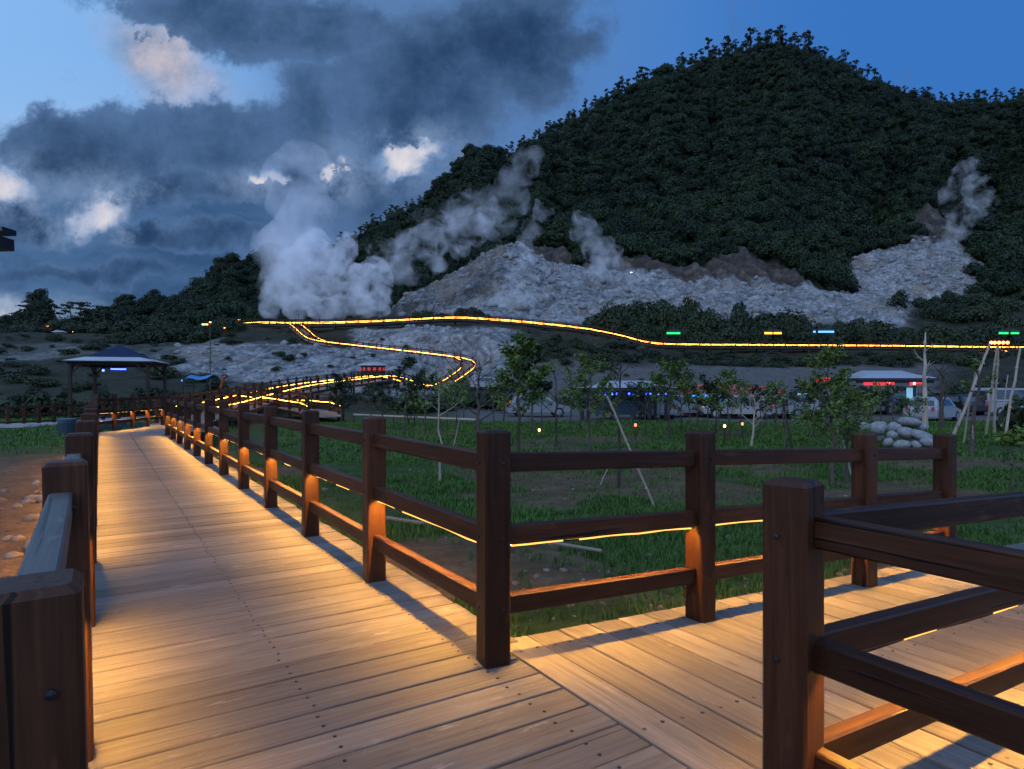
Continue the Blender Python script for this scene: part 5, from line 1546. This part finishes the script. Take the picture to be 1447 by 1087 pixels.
for x in (-11, -6, 0, 6, 12):
    mb = MB(); mb.sphere((x * k, -.12, z - .05), (.24, .24, .26), 10, 7); mb.build("lantern", [E_ORANGE], o)
for x in (-8, 3, 8):
    mb = MB(); mb.sphere((x * k, -.3, P(1411, 497, 108)[2] - p.z), (.2, .2, .16), 8, 6); mb.build("lantern", [E_ORANGE], o)

# round red lit kiosk on the winding walkway
p = Vector(P(527, 536, 74)); gz = float(ground(p.x, p.y + 3)); p = Vector(P(527, 530, 79)); p.z = float(ground(p.x, p.y))
o = empty("kiosk", p); tag(o, "small round kiosk with a pale domed roof and red lit windows on the winding walkway", "kiosk")
z0 = P(527, 526, 79)[2] - p.z; k = 79 / FPX
mb = MB(); mb.tube([(0, 0, -.5), (0, 0, z0 - .1), (0, 0, z0 + .75)], [1.45, 1.45, 1.45], 18); mb.build("wall", [DARKW], o)
mb = MB(); mb.tube([(0, 0, z0 + .76), (0, 0, z0 + .86), (0, 0, z0 + 1.12), (0, 0, z0 + 1.25)], [1.85, 1.8, 1.0, .1], 18); mb.build("roof", [PALEROOF], o)
for i in range(14):
    a = 2 * math.pi * i / 14
    mb = MB(); mb.box((math.cos(a) * 1.45, math.sin(a) * 1.45, z0 + .35), (.07, .34, .36), 0, a); mb.build("window", [E_WIN], o)
# ------------------------------------------------------------------ steam
import bmesh
def steam(name, blobs, dens, label, voxel, disp, dscale, noise=(0.5, .42, .62), seed=0, fract=2, col=(.985, .99, 1.0), fine=0.0):
    """blobs: (bearing, elevation, distance, radius in survey units, squash)"""
    g = random.Random(seed)
    base = bmesh.new(); bmesh.ops.create_icosphere(base, subdivisions=2, radius=1)
    bv = np.array([v.co[:] for v in base.verts]); bf = np.array([[v.index for v in f.verts] for f in base.faces]); base.free()
    items = []
    for (u, v, d, r) in blobs:
        c = Vector(P(u, v, d)); rr = r * d / FPX
        items.append((c, rr))
        for _ in range(7 if fract else 0):
            a = Vector((g.gauss(0, 1), g.gauss(0, 1), g.gauss(0, 1) * .8 + .25)).normalized()
            r2 = rr * g.uniform(.34, .58); c2 = c + a * rr * .80
            items.append((c2, r2))
            for _ in range(4 if fract > 1 else 0):
                a2 = (a + Vector((g.gauss(0, 1), g.gauss(0, 1), g.gauss(0, 1))) * .7).normalized()
                items.append((c2 + a2 * r2 * .8, r2 * g.uniform(.36, .55)))
    Vs, Fs, b = [], [], 0
    for c, r in items:
        Vs.append(bv * r + np.array(c)); Fs.append(bf + b); b += len(bv)
    m, nt, bs = new_mat(name + "_volume")
    nt.nodes.remove(bs); L = nt.links
    out = nt.nodes["Material Output"]
    pv = nt.nodes.new("ShaderNodeVolumePrincipled"); pv.inputs["Color"].default_value = (*col, 1); pv.inputs["Anisotropy"].default_value = -.3
    tc = nt.nodes.new("ShaderNodeTexCoord")
    n = N(nt, "ShaderNodeTexNoise", i_Scale=noise[0], i_Detail=4.0, i_Roughness=.6, i_Distortion=.7); L.new(tc.outputs["Object"], n.inputs["Vector"])
    mr = N(nt, "ShaderNodeMapRange"); mr.inputs[1].default_value = noise[1]; mr.inputs[2].default_value = noise[2]; mr.inputs[3].default_value = 0; mr.inputs[4].default_value = dens; L.new(n.outputs[0], mr.inputs[0])
    L.new(mr.outputs[0], pv.inputs["Density"]); L.new(pv.outputs[0], out.inputs["Volume"])
    o = link(name, np_mesh(name, np.concatenate(Vs), np.concatenate(Fs), [m]))
    rm = o.modifiers.new("remesh", "REMESH"); rm.mode = "VOXEL"; rm.voxel_size = voxel
    tx = bpy.data.textures.new(name + "_tex", "CLOUDS"); tx.noise_scale = dscale; tx.noise_depth = 3
    dm = o.modifiers.new("displace", "DISPLACE"); dm.texture = tx; dm.strength = disp; dm.mid_level = .5; dm.texture_coords = "GLOBAL"
    if fine:
        t2 = bpy.data.textures.new(name + "_fine", "CLOUDS"); t2.noise_scale = dscale * .34; t2.noise_depth = 3
        d2 = o.modifiers.new("displace_fine", "DISPLACE"); d2.texture = t2; d2.strength = fine; d2.mid_level = .5; d2.texture_coords = "GLOBAL"
    r2 = o.modifiers.new("remesh_again", "REMESH"); r2.mode = "VOXEL"; r2.voxel_size = voxel
    tag(o, label, None, None, "stuff")
    return o
D0 = 137
puffs = [(378, 436, D0, 14), (390, 416, D0, 20), (402, 396, D0, 24), (420, 434, D0 - 3, 20), (414, 374, D0, 28), (440, 408, D0, 26), (455, 436, D0 - 4, 18), (470, 400, D0, 24), (468, 372, D0 + 2, 24), (478, 436, D0 - 4, 17), (500, 426, D0 - 3, 20), (505, 395, D0, 24), (520, 436, D0 - 4, 16), (535, 420, D0, 20), (540, 440, D0 - 3, 12), (532, 385, D0 + 3, 20), (440, 356, D0 + 2, 26), (490, 350, D0 + 4, 18)]
arm = [(548, 366, D0 + 6, 24), (578, 350, D0 + 8, 24), (570, 380, D0 + 6, 20), (604, 336, D0 + 10, 25), (632, 326, D0 + 12, 27), (660, 314, D0 + 14, 26), (645, 346, D0 + 12, 20), (680, 326, D0 + 14, 20), (610, 366, D0 + 10, 20), (690, 300, D0 + 15, 20)]
steam("steam_plume", puffs, .26, "white billowing steam rising behind the crest walkway", .42, 2.6, 2.4, (.36, .37, .62), 3, fine=1.5)
steam("steam_drift", arm, .18, "pale steam trailing up the slope from the billowing plume", .5, 5.5, 3.4, (.24, .45, .70), 4, fine=2.4)
column = [(405, 405, D0 + 8, 34), (415, 365, D0 + 9, 38), (420, 330, D0 + 10, 38), (424, 298, D0 + 11, 37), (426, 268, D0 + 12, 36), (420, 240, D0 + 13, 38), (448, 345, D0 + 10, 32), (392, 350, D0 + 10, 32), (455, 300, D0 + 12, 24), (400, 290, D0 + 12, 26)]
steam("steam_column", column, .14, "soft grey column of steam climbing into the clouds", 1.0, 6.5, 6.0, (.10, .40, .66), 5, 1, fine=3.0)
steam("steam_drift", [(700, 285, 152, 29), (722, 262, 154, 23), (740, 240, 156, 22), (752, 222, 158, 16), (690, 310, 150, 23), (665, 290, 150, 23), (735, 285, 154, 18), (640, 300, 150, 21), (712, 318, 152, 17), (600, 310, 148, 21)], .085, "thin steam drifting up the dark slope", .7, 7.0, 4.5, (.18, .46, .70), 6, 1, fine=3.0)
steam("steam_wisp", [(735, 425, 140, 23), (722, 405, 142, 19), (738, 390, 144, 16), (745, 368, 146, 13), (742, 345, 150, 13), (748, 322, 152, 13), (765, 300, 155, 14), (705, 432, 140, 19)], .12, "thin steam rising from the pale mineral mound", .5, 4.5, 3.2, (.26, .42, .64), 8, 1, fine=2.2)
steam("steam_wisp", [(880, 385, 168, 16), (862, 365, 170, 20), (842, 350, 172, 20), (828, 333, 174, 18), (818, 315, 176, 15), (850, 382, 168, 21), (900, 395, 166, 15)], .10, "thin steam drifting left from the foot of the forest", .5, 5.0, 3.2, (.24, .42, .64), 9, 1, fine=2.2)
steam("steam_wisp", [(1338, 345, 214, 11), (1348, 330, 214, 14), (1360, 316, 214, 18), (1375, 300, 215, 19), (1384, 282, 216, 18), (1372, 268, 217, 16), (1352, 295, 217, 16), (1340, 275, 218, 14), (1365, 248, 219, 16), (1382, 258, 218, 13)], .10, "bluish steam rising from the grey mound on the right", .5, 6.5, 3.6, (.20, .46, .70), 12, 1, fine=3.0)

# ------------------------------------------------------------------ sky and light
w = bpy.data.worlds.new("World"); scene.world = w; w.use_nodes = True
nt = w.node_tree; nt.nodes.clear(); L = nt.links
out = nt.nodes.new("ShaderNodeOutputWorld"); bg = nt.nodes.new("ShaderNodeBackground"); L.new(bg.outputs[0], out.inputs[0])
tc = nt.nodes.new("ShaderNodeTexCoord")
def dot(v):
    n = N(nt, "ShaderNodeVectorMath", operation="DOT_PRODUCT"); L.new(tc.outputs["Generated"], n.inputs[0]); n.inputs[1].default_value = tuple(v); return n.outputs["Value"]
df, dr, dz = dot(FW), dot(RT), dot(UPV)
den = math_(nt, "MAXIMUM", df, .12)
U = math_(nt, "MULTIPLY_ADD", math_(nt, "DIVIDE", dr, den), .93, .7235)
V = math_(nt, "MULTIPLY_ADD", math_(nt, "DIVIDE", dz, den), -.93, .548)
cv = N(nt, "ShaderNodeCombineXYZ"); L.new(U, cv.inputs[0]); L.new(V, cv.inputs[1])
def wnoise(scale, det=5, ro=.6, off=0, dist=0.0):
    n = N(nt, "ShaderNodeTexNoise", i_Scale=scale, i_Detail=float(det), i_Roughness=ro, i_Distortion=dist)
    a = N(nt, "ShaderNodeVectorMath", operation="ADD"); L.new(cv.outputs[0], a.inputs[0]); a.inputs[1].default_value = (off, off * .7, off * .3); L.new(a.outputs[0], n.inputs["Vector"]); return n
def warp(base, scale, amt, off):
    n = wnoise(scale, 5, .62, off)
    s = N(nt, "ShaderNodeVectorMath", operation="SUBTRACT"); L.new(n.outputs["Color"], s.inputs[0]); s.inputs[1].default_value = (.5, .5, .5)
    k = N(nt, "ShaderNodeVectorMath", operation="SCALE"); L.new(s.outputs[0], k.inputs[0]); k.inputs["Scale"].default_value = amt
    a = N(nt, "ShaderNodeVectorMath", operation="ADD"); L.new(base, a.inputs[0]); L.new(k.outputs[0], a.inputs[1]); return a.outputs[0]
W1 = warp(warp(cv.outputs[0], 6, .11, 3.1), 22, .035, 7.7)
def blob(src, u, v, rx, ry, rot=0, e0=1.25, e1=.55):
    mp = N(nt, "ShaderNodeMapping", vector_type="TEXTURE"); mp.inputs["Location"].default_value = (u, v, 0); mp.inputs["Rotation"].default_value = (0, 0, R(rot)); mp.inputs["Scale"].default_value = (rx, ry, 1)
    L.new(src, mp.inputs[0])
    s = N(nt, "ShaderNodeVectorMath", operation="MULTIPLY"); L.new(mp.outputs[0], s.inputs[0]); s.inputs[1].default_value = (1, 1, 0)
    l = N(nt, "ShaderNodeVectorMath", operation="LENGTH"); L.new(s.outputs[0], l.inputs[0])
    m = N(nt, "ShaderNodeMapRange", interpolation_type="SMOOTHSTEP"); m.inputs[1].default_value = e1; m.inputs[2].default_value = e0; m.inputs[3].default_value = 1; m.inputs[4].default_value = 0
    L.new(l.outputs["Value"], m.inputs[0]); return m.outputs[0]
def mx(lst):
    r = lst[0]
    for x in lst[1:]: r = math_(nt, "MAXIMUM", r, x)
    return r
def mr(x, a, b, c=0.0, d=1.0, smooth=True):
    m = N(nt, "ShaderNodeMapRange"); m.interpolation_type = "SMOOTHSTEP" if smooth else "LINEAR"
    for i, q in enumerate((a, b, c, d)): m.inputs[1 + i].default_value = q
    L.new(x, m.inputs[0]); return m.outputs[0]
# clear dusk sky: pale on the left and low, deep blue to the right
hx = mr(U, -.1, 1.25)
clear = mixc(nt, (.24, .48, .86), (.040, .175, .53), hx)
clear = mixc(nt, clear, (.42, .56, .78), math_(nt, "MULTIPLY", mr(V, .05, .42), mr(U, .75, .1)))
# low blue-grey cloud deck
n_low = wnoise(3.0, 6, .58, 1.3, .3)
mpn = N(nt, "ShaderNodeMapping"); mpn.inputs["Scale"].default_value = (1.6, 6.0, 1); L.new(W1, mpn.inputs[0])
n_str = N(nt, "ShaderNodeTexNoise", i_Scale=1.5, i_Detail=6.0, i_Roughness=.6); L.new(mpn.outputs[0], n_str.inputs["Vector"])
lowc = mixc(nt, (.020, .066, .170), (.070, .165, .34), mr(n_str.outputs[0], .35, .68))
lowf = math_(nt, "MULTIPLY", mr(math_(nt, "ADD", V, math_(nt, "MULTIPLY", math_(nt, "SUBTRACT", n_low.outputs[0], .5), .16)), .225, .30), mr(U, .85, .60))
sky = mixc(nt, clear, lowc, math_(nt, "MULTIPLY", lowf, .96))
# thin veil in the middle of the sky
sky = mixc(nt, sky, (.085, .165, .33), math_(nt, "MULTIPLY", mr(U, 1.0, .62), math_(nt, "MULTIPLY", mr(U, .30, .48), .75)))
# bright sky showing between the clouds, white to peach
NG = wnoise(13, 7, .62, 5.5)
ND = wnoise(7, 9, .60, 9.2)
NDF = wnoise(17, 8, .70, 12.7)
ND2 = wnoise(2.6, 5, .55, 4.4)
W2_ = warp(cv.outputs[0], 9, .05, 2.2)
glow = mx([blob(W1, .580, .220, .055, .026, -8, 1.5, .1), blob(W1, .465, .247, .045, .030, -20, 1.5, .1), blob(W1, .365, .252, .04, .018, 0, 1.5, .1), blob(W1, .140, .300, .060, .028, -14, 1.5, .1), blob(W1, .01, .265, .06, .028, 10, 1.5, .1), blob(W1, -.02, .45, .10, .04, 0, 1.5, .1)])
pinkc = blob(W1, .235, .085, .095, .050, 36, 1.5, .2)
sky = mixc(nt, sky, mixc(nt, (.20, .25, .37), (.60, .53, .58), mr(math_(nt, "ADD", math_(nt, "MULTIPLY", NG.outputs[0], .6), math_(nt, "MULTIPLY", NDF.outputs[0], .45)), .40, .72)), math_(nt, "MULTIPLY", pinkc, .9))
pk = mixc(nt, (.30, .40, .60), (.84, .77, .78), mr(math_(nt, "MULTIPLY", glow, math_(nt, "ADD", NG.outputs[0], .20)), .34, .92))
sky = mixc(nt, sky, pk, mr(math_(nt, "ADD", glow, math_(nt, "MULTIPLY", math_(nt, "SUBTRACT", NG.outputs[0], .5), .5)), .15, .9))
# dark clouds with open holes
darks = mx([blob(W1, .255, .20, .27, .075, -6, 1.35, .3), blob(W1, .10, .21, .11, .055, 4, 1.35, .3), blob(W1, .425, .19, .075, .11, 8, 1.4, .3), blob(W1, .36, .030, .21, .062, 6, 1.45, .25), blob(W1, .60, .14, .16, .105, -18, 1.5, .2), blob(W1, .735, .075, .12, .085, -14, 1.6, .0), blob(W1, .52, .27, .13, .06, 10, 1.5, .2), blob(W1, .13, .385, .20, .020, 0, 1.5, .2), blob(W1, .27, .335, .16, .022, 4, 1.5, .2), blob(W1, .0, .315, .14, .035, 5, 1.4, .3), blob(W1, .30, .265, .16, .03, -4, 1.5, .3)])
W3 = warp(W1, 13, .07, 8.8)
HN = wnoise(24, 6, .68, 21.0)
holes = mx([blob(W3, .580, .220, .042, .015, -8, 1.8, .0), blob(W3, .468, .247, .030, .018, -35, 1.8, .0), blob(W3, .365, .252, .026, .009, 0, 1.8, .0), blob(W3, .140, .300, .050, .019, -14, 1.8, .0), blob(W3, .010, .266, .045, .018, 10, 1.8, .0), blob(W3, .225, .075, .080, .030, 36, 1.7, .0)])
holes = math_(nt, "MULTIPLY", holes, mr(HN.outputs[0], .34, .56))
dens = math_(nt, "ADD", darks, math_(nt, "MULTIPLY", math_(nt, "SUBTRACT", ND.outputs[0], .5), 1.7))
dens = math_(nt, "ADD", dens, math_(nt, "MULTIPLY", math_(nt, "SUBTRACT", NDF.outputs[0], .5), 1.1))
dens = math_(nt, "SUBTRACT", dens, math_(nt, "MULTIPLY", holes, 1.05))
dk = mr(dens, .12, .58)
shade = mr(math_(nt, "ADD", math_(nt, "MULTIPLY", dens, -.34), math_(nt, "ADD", math_(nt, "MULTIPLY", NDF.outputs[0], .85), math_(nt, "MULTIPLY", ND2.outputs[0], .8))), .24, .80)
dcol = mixc(nt, (.013, .042, .108), (.080, .158, .32), shade)
halo = mx([blob(W1, u_, v_, rx_ * 2.3, ry_ * 2.6, a_, 1.4, .0) for u_, v_, rx_, ry_, a_ in ((.580, .220, .042, .018, -8), (.468, .247, .03, .02, -35), (.365, .252, .03, .012, 0), (.140, .300, .050, .024, -14), (.010, .266, .05, .022, 10))])
dcol = mixc(nt, dcol, (.22, .32, .50), math_(nt, "MULTIPLY", math_(nt, "MULTIPLY", halo, mr(NDF.outputs[0], .36, .62)), .75))
sky = mixc(nt, sky, dcol, math_(nt, "MULTIPLY", dk, .97))
sky = mixc(nt, sky, (.20, .29, .43), math_(nt, "MULTIPLY", math_(nt, "MULTIPLY", mr(V, .395, .455), mr(U, .45, .05)), math_(nt, "MULTIPLY", mr(n_str.outputs[0], .38, .60), .9)))
# the rest of the dome (behind and overhead): even blue plus a little sky texture, raised to light the scene
ns = nt.nodes.new("ShaderNodeTexSky"); ns.sky_type = "NISHITA"; ns.sun_disc = False
SUN_EL, SUN_AZ = R(14), R(-118)
ns.sun_elevation = SUN_EL; ns.sun_rotation = SUN_AZ
nsk = N(nt, "ShaderNodeVectorMath", operation="SCALE"); L.new(ns.outputs[0], nsk.inputs[0]); nsk.inputs["Scale"].default_value = .10
rest = mixc(nt, (.42, .72, 1.40), nsk.outputs[0], .15)
sky = mixc(nt, rest, sky, mr(df, .12, .42))
sky = mixc(nt, sky, (.02, .03, .04), mr(dz, -.005, -.04))
L.new(sky, bg.inputs["Color"]); bg.inputs["Strength"].default_value = 1.0

sun = bpy.data.lights.new("sun", "SUN"); sun.energy = .62; sun.angle = R(40); sun.color = (1.0, .98, .95)
so = bpy.data.objects.new("sun", sun); COL.objects.link(so)
so.rotation_euler = Vector((math.sin(-SUN_AZ) * -1 * -1, 0, 0)) if False else (0, 0, 0)
sd = Vector((math.sin(SUN_AZ) * math.cos(SUN_EL + R(20)), math.cos(SUN_AZ) * math.cos(SUN_EL + R(20)), math.sin(SUN_EL + R(20))))
so.rotation_euler = sd.to_track_quat("Z", "Y").to_euler()

scene.view_settings.view_transform = "Standard"; scene.view_settings.look = "None"
scene.view_settings.exposure = 0.0; scene.view_settings.gamma = 1.0
scene.render.engine = "CYCLES"
c = scene.cycles
c.use_denoising = True
try: c.denoiser = "OPENIMAGEDENOISE"
except Exception: pass
c.max_bounces = 8; c.diffuse_bounces = 3; c.glossy_bounces = 2; c.transmission_bounces = 2; c.volume_bounces = 6; c.transparent_max_bounces = 48
c.sample_clamp_indirect = 4.0
c.caustics_reflective = False; c.caustics_refractive = False
c.use_light_tree = True
c.volume_step_rate = 1.0; c.volume_max_steps = 128
for o in scene.objects: o.select_set(False)
